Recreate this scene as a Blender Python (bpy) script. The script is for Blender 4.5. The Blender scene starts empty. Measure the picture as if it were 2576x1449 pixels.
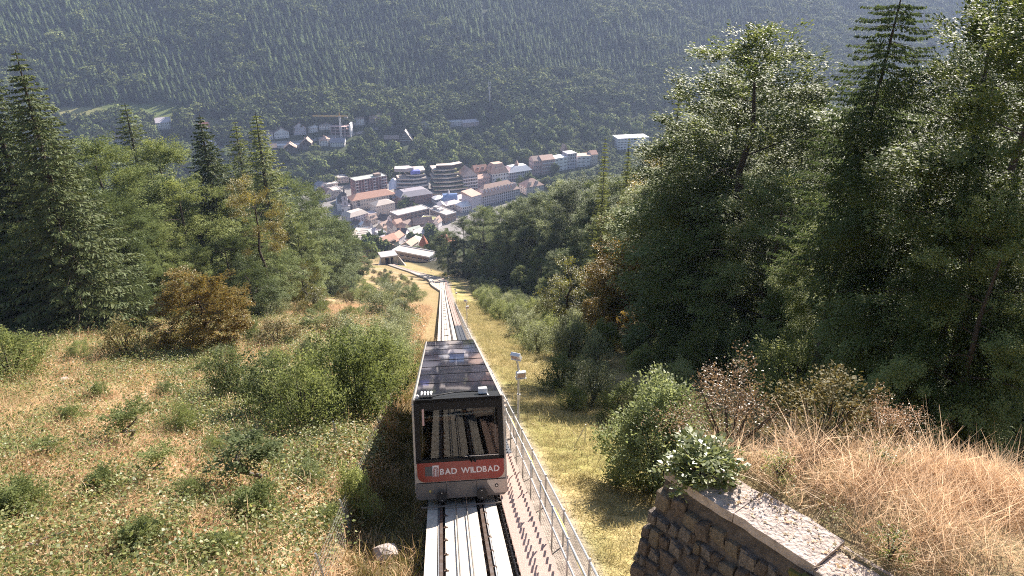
import bpy, bmesh, math, random
import numpy as np
from mathutils import Vector, Matrix

# ------------------------------------------------------------------ camera, sky, sun, exposure
SC = bpy.context.scene
COL = SC.collection
R_ = math.radians
PITCH = R_(24.0)
FPX, CXP, CYP = 1839.0, 1288.0, 724.5            # focal length and centre for a 2576 x 1449 picture
cam_d = bpy.data.cameras.new('camera'); cam = bpy.data.objects.new('camera', cam_d); COL.objects.link(cam)
cam_d.sensor_width = 36.0; cam_d.lens = 36.0 * FPX / 2576.0
cam_d.clip_start = 0.1; cam_d.clip_end = 8000.0
cam.location = (0, 0, 0); cam.rotation_euler = (R_(90) - PITCH, 0, 0)
SC.camera = cam
SUN_EL, SUN_AZ = R_(30.0), R_(31.0)              # azimuth measured to the right of the view direction
world = bpy.data.worlds.new('World'); SC.world = world; world.use_nodes = True
wn = world.node_tree.nodes; wl = world.node_tree.links
bg = wn.get('Background') or wn.new('ShaderNodeBackground')
sky = wn.new('ShaderNodeTexSky'); sky.sky_type = 'NISHITA'; sky.sun_disc = False
sky.sun_elevation = SUN_EL; sky.sun_rotation = SUN_AZ; sky.altitude = 700; sky.dust_density = 1.6
wl.new(sky.outputs[0], bg.inputs[0]); bg.inputs[1].default_value = 0.068
sun_d = bpy.data.lights.new('sun', 'SUN'); sun = bpy.data.objects.new('sun', sun_d); COL.objects.link(sun)
sun_d.energy = 4.9; sun_d.angle = R_(0.5); sun_d.color = (1.0, 0.92, 0.83)
SUNV = Vector((math.sin(SUN_AZ) * math.cos(SUN_EL), math.cos(SUN_AZ) * math.cos(SUN_EL), math.sin(SUN_EL)))
sun.rotation_euler = SUNV.to_track_quat('Z', 'Y').to_euler(); sun.location = SUNV * 300
vs = SC.view_settings
vs.view_transform = 'Standard'; vs.look = 'None'; vs.exposure = 1.52; vs.gamma = 1.0; vs.use_curve_mapping = False
SC.render.engine = 'CYCLES'
SC.cycles.use_denoising = False
SC.cycles.pixel_filter_type = 'BLACKMAN_HARRIS'; SC.cycles.filter_width = 1.05
SC.cycles.max_bounces = 6; SC.cycles.diffuse_bounces = 3; SC.cycles.glossy_bounces = 3
SC.cycles.transmission_bounces = 4; SC.cycles.volume_bounces = 0; SC.cycles.transparent_max_bounces = 8
SC.cycles.caustics_reflective = False; SC.cycles.caustics_refractive = False
SC.cycles.sample_clamp_indirect = 4.0

rng = np.random.default_rng(7); random.seed(7)
Fv = Vector((0, math.cos(PITCH), -math.sin(PITCH))); Uv = Vector((0, math.sin(PITCH), math.cos(PITCH))); Rv = Vector((1, 0, 0))
def ray(u, v):
    return Fv + Rv * ((u - CXP) / FPX) + Uv * ((CYP - v) / FPX)
def proj(p):
    p = Vector(p); d = p.dot(Fv)
    return (CXP + FPX * p.dot(Rv) / d, CYP - FPX * p.dot(Uv) / d)

# ------------------------------------------------------------------ terrain functions
def zt(y):                                       # height of the track bed along the slope
    y = np.asarray(y, float)
    z = -6.545 - .4228 * y
    c = np.clip(y, 150, 400); z = z + .5 * 4.3e-4 * (c - 150) ** 2 + .1075 * np.maximum(y - 400, 0)
    q = np.clip(y, 600, 720); z = z + .5 * (.3153 / 120) * (q - 600) ** 2 + .3153 * np.maximum(y - 720, 0)
    return z
def xt(y):                                       # centre line of the track in plan
    y = np.asarray(y, float)
    x = .294 - .105 * np.minimum(y, 275)
    c = np.clip(y, 275, 310) - 275; x = x - (.105 * c + .5 * (.295 / 35) * c * c)
    return x - .40 * (np.clip(y, 310, 420) - 310)
def loopo(y):                                    # offset of the passing loop's second branch
    y = np.asarray(y, float); t = np.clip((y - 213) / (350 - 213), 0, 1)
    return -4.4 * np.sin(np.pi * t) ** 1.3 * (t > 0) * (t < 1)
def sstep(a, b, x):
    t = np.clip((np.asarray(x, float) - a) / (b - a), 0, 1); return t * t * (3 - 2 * t)
def foot(x): return 846 + (x + 200) * .40
def wob(x, y, s, k=0):
    return (np.sin(x / s + 1.3 + k) * np.cos(y / (s * 1.27) + .7 * k) + .6 * np.sin(x / (s * .43) + y / (s * .61) + 2.1 * k)
            + .35 * np.sin(y / (s * .29) - x / (s * .37) + k))
def G(x, y):
    x = np.asarray(x, float); y = np.asarray(y, float)
    xr = x - xt(y); z = zt(y)
    near = 1 - sstep(395, 430, y)
    lo = loopo(y)
    xl = xr - np.minimum(lo, 0)                  # measured from the leftmost track
    c = np.where(xr > 0, -.45 - .25 * sstep(2.5, 7, xr) + .10 * np.clip(xr - 26, 0, 60),
                 -.75 + 1.15 * sstep(-2.1, -4.2, xl) * (1 - .75 * sstep(50, 120, y)) + .04 * np.clip(-xl - 30, 0, 90))
    c = c + near * (.16 * wob(x, y, 3.1) * sstep(3, 7, np.abs(xr)) + .3 * wob(x, y, 11) * sstep(9, 22, np.abs(xr)))
    z = z + near * c + (1 - near) * np.where(xr > 30, .03 * np.minimum(xr - 30, 150), 0)
    s = (y - foot(x)) * .93
    h = .17 * np.clip(s, 0, 130) + .385 * np.maximum(s - 130, 0) - .385 * np.maximum(s - 720, 0)
    soft = sstep(0, 260, s)
    return z + h + soft * (7 * wob(x, y, 140) + 2.0 * wob(x, y, 37, 2))
def Gs(x, y): return float(G(x, y))
_HY = np.concatenate([np.arange(4, 60, .1), np.geomspace(60, 3400, 1500)])
def hit(u, v, dz=0.0):                           # where the sight line through a point of the picture meets the ground
    d = ray(u, v); X = d.x / d.y * _HY; Z = d.z / d.y * _HY; gap = Z - G(X, _HY) - dz
    k = int(np.argmax(gap < 0))
    if k == 0: y = 3400.0
    else: y = float(_HY[k-1] + (_HY[k] - _HY[k-1]) * gap[k-1] / (gap[k-1] - gap[k]))
    return Vector((d.x / d.y * y, y, d.z / d.y * y))
def top_at(u, v, y):                             # foot point and height of something whose tip is seen at (u, v), standing y away
    d = ray(u, v); s = y / d.y; x = d.x * s; g = Gs(x, y)
    return x, y, g, d.z * s - g

# ------------------------------------------------------------------ object helpers
def link(o, parent=None):
    COL.objects.link(o)
    if parent is not None: o.parent = parent
    return o
def empty(name, loc=(0, 0, 0), rz=0.0):
    o = bpy.data.objects.new(name, None); COL.objects.link(o)
    o.empty_display_size = .2; o.location = loc; o.rotation_euler = (0, 0, rz); return o
def tag(o, label, cat, group=None):
    o['label'] = label; o['category'] = cat
    if group: o['group'] = group
    return o
def kind(o, k, label=None):
    o['kind'] = k
    if label: o['label'] = label
    return o
def np_mesh(name, V, Q=None, T=None, mats=(), qm=None, tm=None, smooth=False):
    me = bpy.data.meshes.new(name)
    V = np.asarray(V, np.float32).reshape(-1, 3)
    Q = np.zeros((0, 4), np.int32) if Q is None or len(Q) == 0 else np.asarray(Q, np.int32).reshape(-1, 4)
    T = np.zeros((0, 3), np.int32) if T is None or len(T) == 0 else np.asarray(T, np.int32).reshape(-1, 3)
    me.vertices.add(len(V)); me.vertices.foreach_set('co', V.ravel())
    nl = Q.size + T.size
    me.loops.add(nl); me.loops.foreach_set('vertex_index', np.concatenate([Q.ravel(), T.ravel()]))
    me.polygons.add(len(Q) + len(T))
    st = np.concatenate([np.arange(len(Q)) * 4, Q.size + np.arange(len(T)) * 3]).astype(np.int32)
    me.polygons.foreach_set('loop_start', st)
    for m in mats: me.materials.append(m)
    mi = np.concatenate([np.zeros(len(Q), np.int32) if qm is None else np.broadcast_to(qm, len(Q)),
                         np.zeros(len(T), np.int32) if tm is None else np.broadcast_to(tm, len(T))]).astype(np.int32)
    me.polygons.foreach_set('material_index', mi)
    if smooth: me.polygons.foreach_set('use_smooth', np.ones(len(mi), bool))
    me.update(calc_edges=True); me.validate()
    return me
class MB:                                        # collects boxes, tubes, prisms; builds ONE mesh object
    def __init__(s): s.V = []; s.F = []; s.M = []; s.mats = []
    def mi(s, m):
        if m not in s.mats: s.mats.append(m)
        return s.mats.index(m)
    def face(s, idx, m): s.F.append(tuple(idx)); s.M.append(s.mi(m))
    def add(s, vs_, fs, m):
        o = len(s.V); s.V.extend([tuple(v) for v in vs_]); k = s.mi(m)
        for f in fs: s.F.append(tuple(i + o for i in f)); s.M.append(k)
    def box(s, x0, x1, y0, y1, z0, z1, m):
        s.add([(x0,y0,z0),(x1,y0,z0),(x1,y1,z0),(x0,y1,z0),(x0,y0,z1),(x1,y0,z1),(x1,y1,z1),(x0,y1,z1)],
              [(3,2,1,0),(4,5,6,7),(0,1,5,4),(1,2,6,5),(2,3,7,6),(3,0,4,7)], m)
    def tube(s, pts, rad, m, n=6, cap=True):
        pts = [Vector(p) for p in pts]; rad = rad if hasattr(rad, '__len__') else [rad] * len(pts)
        o = len(s.V); k = s.mi(m); prev = None
        for i, p in enumerate(pts):
            t = (pts[min(i + 1, len(pts) - 1)] - pts[max(i - 1, 0)]).normalized()
            a = prev if prev is not None else (Vector((0, 0, 1)) if abs(t.z) < .9 else Vector((1, 0, 0)))
            a = (a - t * a.dot(t)).normalized(); b = t.cross(a); prev = a
            for j in range(n):
                w = 2 * math.pi * j / n
                s.V.append(tuple(p + (a * math.cos(w) + b * math.sin(w)) * rad[i]))
        for i in range(len(pts) - 1):
            for j in range(n):
                j2 = (j + 1) % n
                s.F.append((o + i*n + j, o + i*n + j2, o + (i+1)*n + j2, o + (i+1)*n + j)); s.M.append(k)
        if cap:
            s.F.append(tuple(o + j for j in range(n))[::-1]); s.M.append(k)
            s.F.append(tuple(o + (len(pts)-1)*n + j for j in range(n))); s.M.append(k)
    def prism(s, poly, z0, z1, m, cap_m=None):   # poly: counter-clockwise outline in plan
        n = len(poly)
        s.add([(x, y, z0) for x, y in poly] + [(x, y, z1) for x, y in poly],
              [(i, (i+1) % n, n + (i+1) % n, n + i) for i in range(n)] + [tuple(range(n))[::-1]], m)
        s.add([(x, y, z1) for x, y in poly], [tuple(range(n))], cap_m or m)
    def mesh(s, name, smooth=False, bevel=0.0):
        me = bpy.data.meshes.new(name); me.from_pydata(s.V, [], s.F)
        for m in s.mats: me.materials.append(m)
        me.polygons.foreach_set('material_index', np.array(s.M, np.int32))
        bm = bmesh.new(); bm.from_mesh(me)
        bmesh.ops.remove_doubles(bm, verts=bm.verts, dist=1e-5)
        bmesh.ops.recalc_face_normals(bm, faces=bm.faces)
        if bevel: bmesh.ops.bevel(bm, geom=list(bm.edges), offset=bevel, segments=1, affect='EDGES', clamp_overlap=True)
        bm.to_mesh(me); bm.free()
        if smooth: me.polygons.foreach_set('use_smooth', np.ones(len(me.polygons), bool))
        return me
    def build(s, name, parent=None, smooth=False, bevel=0.0):
        return link(bpy.data.objects.new(name, s.mesh(name, smooth, bevel)), parent)
def inst(name, me, parent=None, loc=(0, 0, 0), rot=(0, 0, 0), scl=(1, 1, 1)):
    o = bpy.data.objects.new(name, me); link(o, parent); o.location = loc; o.rotation_euler = rot
    o.scale = scl if hasattr(scl, '__len__') else (scl, scl, scl); return o

# ------------------------------------------------------------------ materials
def srgb(h):
    c = [int(h[i:i+2], 16) / 255 for i in (0, 2, 4)]
    return tuple(x / 12.92 if x <= .04045 else ((x + .055) / 1.055) ** 2.4 for x in c) + (1,)
def _new(name):
    m = bpy.data.materials.new(name); m.use_nodes = True; nt = m.node_tree
    b = nt.nodes.get('Principled BSDF'); return m, nt, b
def mat(name, col, rough=.7, metal=0.0, spec=.4, col2=None, scale=3.0, amt=.5, bump=0.0, bscale=20.0, stretch=None, spread=(.35, .65)):
    m, nt, b = _new(name); N, L = nt.nodes, nt.links
    col = tuple(col)[:3] + (1,)
    b.inputs['Base Color'].default_value = col; b.inputs['Roughness'].default_value = rough
    b.inputs['Metallic'].default_value = metal; b.inputs['Specular IOR Level'].default_value = spec
    if col2 is not None or bump:
        tc = N.new('ShaderNodeTexCoord'); mp = N.new('ShaderNodeMapping'); L.new(tc.outputs['Object'], mp.inputs[0])
        if stretch: mp.inputs['Scale'].default_value = stretch
    if col2 is not None:
        nz = N.new('ShaderNodeTexNoise'); nz.inputs['Scale'].default_value = scale; nz.inputs['Detail'].default_value = 6; nz.inputs['Roughness'].default_value = .65
        L.new(mp.outputs[0], nz.inputs['Vector'])
        rp = N.new('ShaderNodeValToRGB'); rp.color_ramp.elements[0].position = spread[0]; rp.color_ramp.elements[1].position = spread[1]
        rp.color_ramp.elements[0].color = col; rp.color_ramp.elements[1].color = tuple(col2)[:3] + (1,)
        L.new(nz.outputs[0], rp.inputs[0]); L.new(rp.outputs[0], b.inputs['Base Color'])
    if bump:
        n2 = N.new('ShaderNodeTexNoise'); n2.inputs['Scale'].default_value = bscale; n2.inputs['Detail'].default_value = 8
        L.new(mp.outputs[0], n2.inputs['Vector'])
        bp = N.new('ShaderNodeBump'); bp.inputs['Strength'].default_value = bump; bp.inputs['Distance'].default_value = .05
        L.new(n2.outputs[0], bp.inputs['Height']); L.new(bp.outputs[0], b.inputs['Normal'])
    return m
def leafmat(name, cols, trans=.35, rough=.45, spec=.35, objvar=.25, tcol=None):
    m, nt, b = _new(name); N, L = nt.nodes, nt.links
    geo = N.new('ShaderNodeNewGeometry'); oi = N.new('ShaderNodeObjectInfo')
    rp = N.new('ShaderNodeValToRGB'); cr = rp.color_ramp
    cr.elements[0].position = 0; cr.elements[1].position = 1
    while len(cr.elements) < len(cols): cr.elements.new(.5)
    for i, c in enumerate(cols):
        cr.elements[i].position = i / max(1, len(cols) - 1); cr.elements[i].color = tuple(c)[:3] + (1,)
    mixr = N.new('ShaderNodeMath'); mixr.operation = 'MULTIPLY_ADD'      # island random plus a share of the object's own random
    add = N.new('ShaderNodeMath'); add.operation = 'MULTIPLY'; add.inputs[1].default_value = .45
    L.new(oi.outputs['Random'], add.inputs[0])
    L.new(geo.outputs['Random Per Island'], mixr.inputs[0]); mixr.inputs[1].default_value = .55; L.new(add.outputs[0], mixr.inputs[2])
    L.new(mixr.outputs[0], rp.inputs[0])
    hsv = N.new('ShaderNodeHueSaturation'); L.new(rp.outputs[0], hsv.inputs['Color'])
    mr = N.new('ShaderNodeMapRange'); mr.inputs['To Min'].default_value = 1 - objvar; mr.inputs['To Max'].default_value = 1 + objvar
    L.new(oi.outputs['Random'], mr.inputs['Value']); L.new(mr.outputs[0], hsv.inputs['Value'])
    L.new(hsv.outputs[0], b.inputs['Base Color'])
    b.inputs['Roughness'].default_value = rough; b.inputs['Specular IOR Level'].default_value = spec
    if trans:
        tr = N.new('ShaderNodeBsdfTranslucent'); mx = N.new('ShaderNodeMixShader'); mx.inputs[0].default_value = trans
        h2 = N.new('ShaderNodeHueSaturation'); h2.inputs['Hue'].default_value = .485; h2.inputs['Saturation'].default_value = 1.1; h2.inputs['Value'].default_value = 1.9
        L.new(hsv.outputs[0], h2.inputs['Color']); L.new(h2.outputs[0], tr.inputs[0])
        L.new(b.outputs[0], mx.inputs[1]); L.new(tr.outputs[0], mx.inputs[2])
        L.new(mx.outputs[0], N['Material Output'].inputs['Surface'])
    return m
def glassmat(name, tint, refl=1.0, rough=.02, clear=.85):
    m, nt, b = _new(name); N, L = nt.nodes, nt.links
    t = N.new('ShaderNodeBsdfTransparent'); t.inputs[0].default_value = tuple(tint)[:3] + (1,)
    g = N.new('ShaderNodeBsdfGlossy'); g.inputs['Roughness'].default_value = rough; g.inputs[0].default_value = (refl, refl, refl, 1)
    fr = N.new('ShaderNodeFresnel'); fr.inputs[0].default_value = 1.55
    mx = N.new('ShaderNodeMixShader'); L.new(fr.outputs[0], mx.inputs[0]); L.new(t.outputs[0], mx.inputs[1]); L.new(g.outputs[0], mx.inputs[2])
    L.new(mx.outputs[0], N['Material Output'].inputs['Surface']); return m
# ------------------------------------------------------------------ ground
def axis(parts):
    out = []
    for a, b, s in parts: out.append(np.arange(a, b - 1e-6, s))
    return np.concatenate(out + [np.array([parts[-1][1]])])
YS = axis([(-60, 0, 4), (0, 40, .5), (40, 100, 1.0), (100, 430, 2.5), (430, 1000, 8), (1000, 3300, 20)])
XR = axis([(-2600, -600, 60), (-600, -200, 25), (-200, -60, 8), (-60, -16, 2), (-16, -5, .8), (-5, 5, .35), (5, 16, .8), (16, 60, 2), (60, 200, 8), (200, 600, 25), (600, 2600, 60)])
GX = xt(YS)[:, None] + XR[None, :]; GY = np.repeat(YS[:, None], len(XR), 1)
GZ = G(GX, GY)
def patch(x, y, s, k): return sstep(-.25, .55, wob(x, y, s, k) / 1.3)
def ellipse(x, y, c, rx, ry, rot=0):
    dx, dy = x - c[0], y - c[1]; ca, sa = math.cos(rot), math.sin(rot)
    return 1 - sstep(.8, 1.1, np.sqrt(((dx * ca + dy * sa) / rx) ** 2 + ((-dx * sa + dy * ca) / ry) ** 2))
# meadows, lawns and clearings on the far hillside (centre seen at, half sizes)
MEADOWS = [(hit(372, 288), 62, 30, .25), (hit(215, 292), 40, 22, .1), (hit(528, 318), 30, 22, 0), (hit(872, 352), 16, 9, .9), (hit(880, 376), 22, 13, .7), (hit(1285, 390), 26, 8, -.3), (hit(1230, 300), 30, 6, .1),
           (hit(750, 405), 12, 8, .3), (hit(600, 430), 20, 10, .5), (hit(955, 365), 8, 12, .2), (hit(190, 92), 34, 12, .3), (hit(905, 330), 18, 5, .3), (hit(1175, 418), 16, 7, 0), (hit(1325, 372), 16, 7, .2)]
def meadow_mask(x, y):
    m = np.zeros_like(np.asarray(x, float))
    for c, a, b_, r in MEADOWS: m = np.maximum(m, ellipse(x, y, c, a, b_, r))
    return m
def ground_colour():
    x, y, xr = GX, GY, GX - xt(GY)
    def c3(*c): return np.array(c)[None, None, :]
    def mix(a, b, t): return a * (1 - t[..., None]) + b * t[..., None]
    heath = mix(c3(.315, .232, .122), c3(.235, .205, .08), patch(x, y, 6, 1))
    heath = mix(heath, c3(.42, .30, .19), .7 * patch(x, y, 4.1, 3))
    strip = mix(c3(.26, .238, .085), c3(.37, .29, .135), patch(x, y, 3.4, 5))
    strip = mix(strip, c3(.33, .23, .12), sstep(6.5, 9, xr) * .6)
    gravel = c3(.30, .25, .21)
    strip = mix(strip, gravel + 0 * strip, (1 - sstep(2.6, 3.2, xr)))
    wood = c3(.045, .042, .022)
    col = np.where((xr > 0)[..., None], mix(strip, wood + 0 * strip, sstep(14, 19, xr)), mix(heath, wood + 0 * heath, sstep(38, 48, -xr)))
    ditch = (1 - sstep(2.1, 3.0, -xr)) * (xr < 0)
    col = mix(col, c3(.10, .085, .05) + 0 * col, ditch * (1 - sstep(45, 70, y)))  # ditch soil coloured darker to stand in for the car's shadow
    col = mix(col, c3(.25, .185, .09) + 0 * col, (xr < 0) * (1 - sstep(4, 9, -xr)) * sstep(40, 60, y) * .8)
    far = sstep(420, 470, y)
    lawn = mix(c3(.12, .15, .045), c3(.25, .23, .095), patch(x, y, 60, 2))
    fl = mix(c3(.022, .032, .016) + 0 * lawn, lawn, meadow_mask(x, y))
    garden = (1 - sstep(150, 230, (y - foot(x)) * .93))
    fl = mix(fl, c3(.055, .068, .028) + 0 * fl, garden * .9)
    return mix(col, fl, far)
nr, nc = GX.shape
ii = (np.arange(nr - 1)[:, None] * nc + np.arange(nc - 1)[None, :]).ravel()
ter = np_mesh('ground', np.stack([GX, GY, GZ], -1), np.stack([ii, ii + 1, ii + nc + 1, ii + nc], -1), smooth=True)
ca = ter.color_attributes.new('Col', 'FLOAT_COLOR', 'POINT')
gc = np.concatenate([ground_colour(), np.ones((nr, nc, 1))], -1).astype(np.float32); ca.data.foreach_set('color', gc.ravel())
gm, nt, b = _new('ground'); N, L = nt.nodes, nt.links
at = N.new('ShaderNodeAttribute'); at.attribute_name = 'Col'
geo = N.new('ShaderNodeNewGeometry')
n1 = N.new('ShaderNodeTexNoise'); n1.inputs['Scale'].default_value = 1.7; n1.inputs['Detail'].default_value = 10; n1.inputs['Roughness'].default_value = .75
L.new(geo.outputs['Position'], n1.inputs['Vector'])
mr = N.new('ShaderNodeMapRange'); mr.inputs['From Min'].default_value = .3; mr.inputs['From Max'].default_value = .7; mr.inputs['To Min'].default_value = .55; mr.inputs['To Max'].default_value = 1.4
L.new(n1.outputs[0], mr.inputs['Value'])
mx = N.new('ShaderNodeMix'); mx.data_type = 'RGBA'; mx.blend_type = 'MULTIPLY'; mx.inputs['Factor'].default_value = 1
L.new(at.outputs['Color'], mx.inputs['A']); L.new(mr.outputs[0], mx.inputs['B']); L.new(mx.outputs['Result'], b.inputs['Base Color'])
n2 = N.new('ShaderNodeTexNoise'); n2.inputs['Scale'].default_value = 9; n2.inputs['Detail'].default_value = 8; L.new(geo.outputs['Position'], n2.inputs['Vector'])
bp = N.new('ShaderNodeBump'); bp.inputs['Strength'].default_value = .8; bp.inputs['Distance'].default_value = .12; L.new(n2.outputs[0], bp.inputs['Height']); L.new(bp.outputs[0], b.inputs['Normal'])
b.inputs['Roughness'].default_value = .95; b.inputs['Specular IOR Level'].default_value = .1
ter.materials.append(gm)
kind(link(bpy.data.objects.new('ground', ter)), 'structure')

# ------------------------------------------------------------------ the track
def frame(y, off=0.0):
    e = .25
    o = lambda q: float(xt(q)) + (float(loopo(q)) if off == 'loop' else 0.0)
    p = Vector((o(y), y, float(zt(y))))
    q = Vector((o(y + e), y + e, float(zt(y + e)))); q0 = Vector((o(y - e), y - e, float(zt(y - e))))
    t = (q - q0).normalized(); r = Vector((t.y, -t.x, 0)).normalized(); n = r.cross(t)
    return p, r, t, n
def sweep(mb, ys, prof, m, off=0.0, caps=True):
    o = len(mb.V); k = mb.mi(m); n = len(prof)
    for y in ys:
        p, r, t, nn = frame(float(y), off)
        for a, h in prof: mb.V.append(tuple(p + r * a + nn * h))
    for i in range(len(ys) - 1):
        for j in range(n):
            j2 = (j + 1) % n
            mb.F.append((o + i*n + j, o + i*n + j2, o + (i+1)*n + j2, o + (i+1)*n + j)); mb.M.append(k)
    if caps:
        mb.F.append(tuple(o + j for j in range(n))); mb.M.append(k)
        mb.F.append(tuple(o + (len(ys)-1)*n + j for j in range(n))[::-1]); mb.M.append(k)
def rect(a0, a1, h0, h1): return [(a0, h0), (a1, h0), (a1, h1), (a0, h1)]
def ysp(a, b): return np.concatenate([np.arange(a, b, 1.5 if b < 200 else 3.0), [b]])

M_conc = mat('pale concrete', (.58, .515, .44), .85, col2=(.36, .31, .255), scale=2.6, bump=.25, bscale=30, stretch=(3, .6, 1), spread=(.38, .78))
M_conc2 = mat('pinkish gravelled concrete', (.48, .37, .29), .9, col2=(.38, .29, .22), scale=1.5)
M_trough = mat('dark trough', (.075, .065, .06), .9, col2=(.13, .11, .09), scale=8)
M_rail = mat('worn steel', (.33, .27, .24), .38, metal=.85, col2=(.20, .13, .09), scale=5)
M_cable = mat('steel cable', (.55, .52, .50), .35, metal=.9)
M_galv = mat('galvanised steel', (.60, .60, .60), .42, metal=.7, col2=(.46, .46, .47), scale=6)
M_rust = mat('rusty iron', (.16, .085, .05), .7, col2=(.09, .06, .045), scale=12)
M_pinkstep = mat('reddish checker plate', (.50, .345, .285), .7, col2=(.42, .29, .24), scale=3, bump=.35, bscale=45)
M_grate = mat('grey steel grating', (.13, .135, .15), .5, metal=.5)
M_dark = mat('black rubber', (.018, .018, .019), .55)

track = empty('funicular_track', (float(xt(10)), 10, float(zt(10))))
TL = track.matrix_basis.copy(); track_inv = Matrix.Translation(-Vector(track.location))
def under(mb, name, parent, smooth=False):       # geometry given in world places, parented to a thing at its base
    off = Vector(parent.location)
    mb.V = [tuple(Vector(v) - off) for v in mb.V]
    return mb.build(name, parent, smooth)
tag(track, 'pale concrete funicular track with two steel rails running down the hillside', 'railway track')
NEAR_Y = 126.0
def slab_mesh(mb, ys, off=0.0):
    sweep(mb, ys, [(-.90, -.75), (.88, -.75), (.88, -.16), (.87, 0), (.58, 0), (.565, -.15), (.375, -.15), (.36, 0), (-.455, 0), (-.47, -.15), (-.625, -.15), (-.64, 0), (-.90, 0)], M_conc, off)
y = -8.0
while y < NEAR_Y - 1:
    m = MB(); slab_mesh(m, [y + .006, y + 1.75, y + 3.5 - .006]); under(m, 'concrete_slab', track); y += 3.5
m = MB(); slab_mesh(m, ysp(y + .01, 404)); under(m, 'slab_run', track)
m = MB(); slab_mesh(m, ysp(216, 348), 'loop'); under(m, 'loop_slab', track)
m = MB(); ysl = ysp(218, 346); o_ = 0
for y_ in ysl:
    p_, r_0, t_, n_ = frame(float(y_)); q0 = p_ + r_0 * (float(loopo(y_)) + .5) - n_ * .22; q1 = p_ - r_0 * .5 - n_ * .22
    for q_ in (q0, q1): m.V.append(tuple(q_))
for i in range(len(ysl) - 1): m.face((2*i, 2*i+1, 2*i+3, 2*i+2), M_conc2)
under(m, 'loop_infill', track)
for a in (-.55, .465):
    m = MB(); sweep(m, np.concatenate([np.arange(-8, 60, 4), np.arange(60, 404, 3)]), rect(a - .07, a + .07, -.147, -.135), M_rust); under(m, 'rail_foot', track)
    m = MB(); sweep(m, np.concatenate([np.arange(-8, 60, 4), np.arange(60, 404, 3)]), [(a - .035, -.134), (a + .035, -.134), (a + .012, -.10), (a + .012, -.01), (a + .036, .0), (a + .036, .045), (a - .036, .045), (a - .036, 0), (a - .012, -.01), (a - .012, -.10)], M_rail); under(m, 'rail', track)
    m = MB(); sweep(m, np.arange(214, 350, 2.5), rect(a - .036, a + .036, -.134, .045), M_rail, 'loop'); under(m, 'loop_rail', track)
for a in (-.605, .555):
    m = MB(); sweep(m, np.arange(-8, 150, 4.0), rect(a - .013, a + .013, -.01, .02), M_galv); under(m, 'conduit', track)
for a in (-.17, .10):
    m = MB(); sweep(m, np.concatenate([np.arange(-8, 60, 4), np.arange(60, 404, 3)]), [(a - .018, .09), (a, .075), (a + .018, .09), (a, .11)], M_cable); under(m, 'cable', track)
# rail clips and cable rollers, each piece its own part
mb = MB(); mb.tube([(-.05, 0, 0), (.05, 0, 0)], .028, M_rust, 6); mb.box(-.045, .045, -.045, .045, -.06, -.02, M_rust); mb.tube([(0, -.02, -.02), (0, -.02, .06)], .014, M_rust, 5)
clip_me = mb.mesh('clip')
mb = MB(); mb.tube([(-.21, 0, .03), (.15, 0, .03)], .055, M_rail, 8); mb.box(-.26, -.23, -.07, .07, -.1, .1, M_rust); mb.box(.17, .20, -.07, .07, -.1, .1, M_rust); mb.box(-.03, 0, -.05, .05, -.1, .06, M_rust)
roller_me = mb.mesh('roller')
def orient(o, y, a, h, parent, off=0.0):
    p, r, t, n = frame(y, off)
    M = Matrix((r, t, n)).transposed().to_4x4(); M.translation = p + r * a + n * h - Vector(parent.location)
    o.matrix_local = M
for i in range(58):
    yy = 7.4 + i * .78
    for a in (-.44, .385, .545): orient(inst('rail_clip', clip_me, track), yy, a, .0 if a != .385 else -.08, track)
for i in range(17): orient(inst('cable_roller', roller_me, track), 13.0 + i * 7.5 + (28 if i > 0 else -14), 0, .0, track)

# ------------------------------------------------------------------ stairway beside the track
stair = empty('stairway', (float(xt(10)) + 1.5, 10, float(zt(10))))
tag(stair, 'long metal stairway with reddish and grey treads along the right side of the track', 'stairs')
PIT = .335
SLOTS = (1.24, 1.44, 1.66)
def tread(mb, m, hole_m, w0=1.02, w1=1.76, holes=True):  # local: x lateral, y forward, level plate with three slots
    e = .028; xs = [w0]
    if holes:
        for s in SLOTS: xs += [s - e, s + e]
    xs += [w1]
    ya, yb, yc, yd = 0.0, .03, PIT - .035, PIT - .004
    for i in range(len(xs) - 1):
        if i % 2 == 0: mb.box(xs[i], xs[i+1], ya, yd, -.012, 0, m)
        else: mb.box(xs[i], xs[i+1], ya, yb, -.012, 0, m); mb.box(xs[i], xs[i+1], yc, yd, -.012, 0, m)
    mb.box(w0, w1, PIT - .02, PIT - .004, -.13, -.012, m)
def grate(mb, m, w0=1.02, w1=1.76):
    for i in range(16):
        xx = w0 + .01 + i * (w1 - w0 - .03) / 15; mb.box(xx - .012, xx + .012, 0, PIT - .03, -.03, 0, m)
    mb.box(w0, w1, 0, .03, -.035, .002, m); mb.box(w0, w1, PIT - .07, PIT - .03, -.035, .002, m); mb.box(w0, w1, PIT * .45, PIT * .45 + .025, -.03, .001, m)
mb = MB(); tread(mb, M_pinkstep, M_dark, holes=False); me_pink = mb.mesh('tread')
mb = MB(); grate(mb, M_grate); me_grate = mb.mesh('tread')
def tread_at(y):
    p, r, t, n = frame(y); return p, math.atan2(-r.x if False else r.y, r.x)
def is_grate(y): return 19.0 < y < 74
y = 5.0; k = 0
far_mb = MB()
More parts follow.
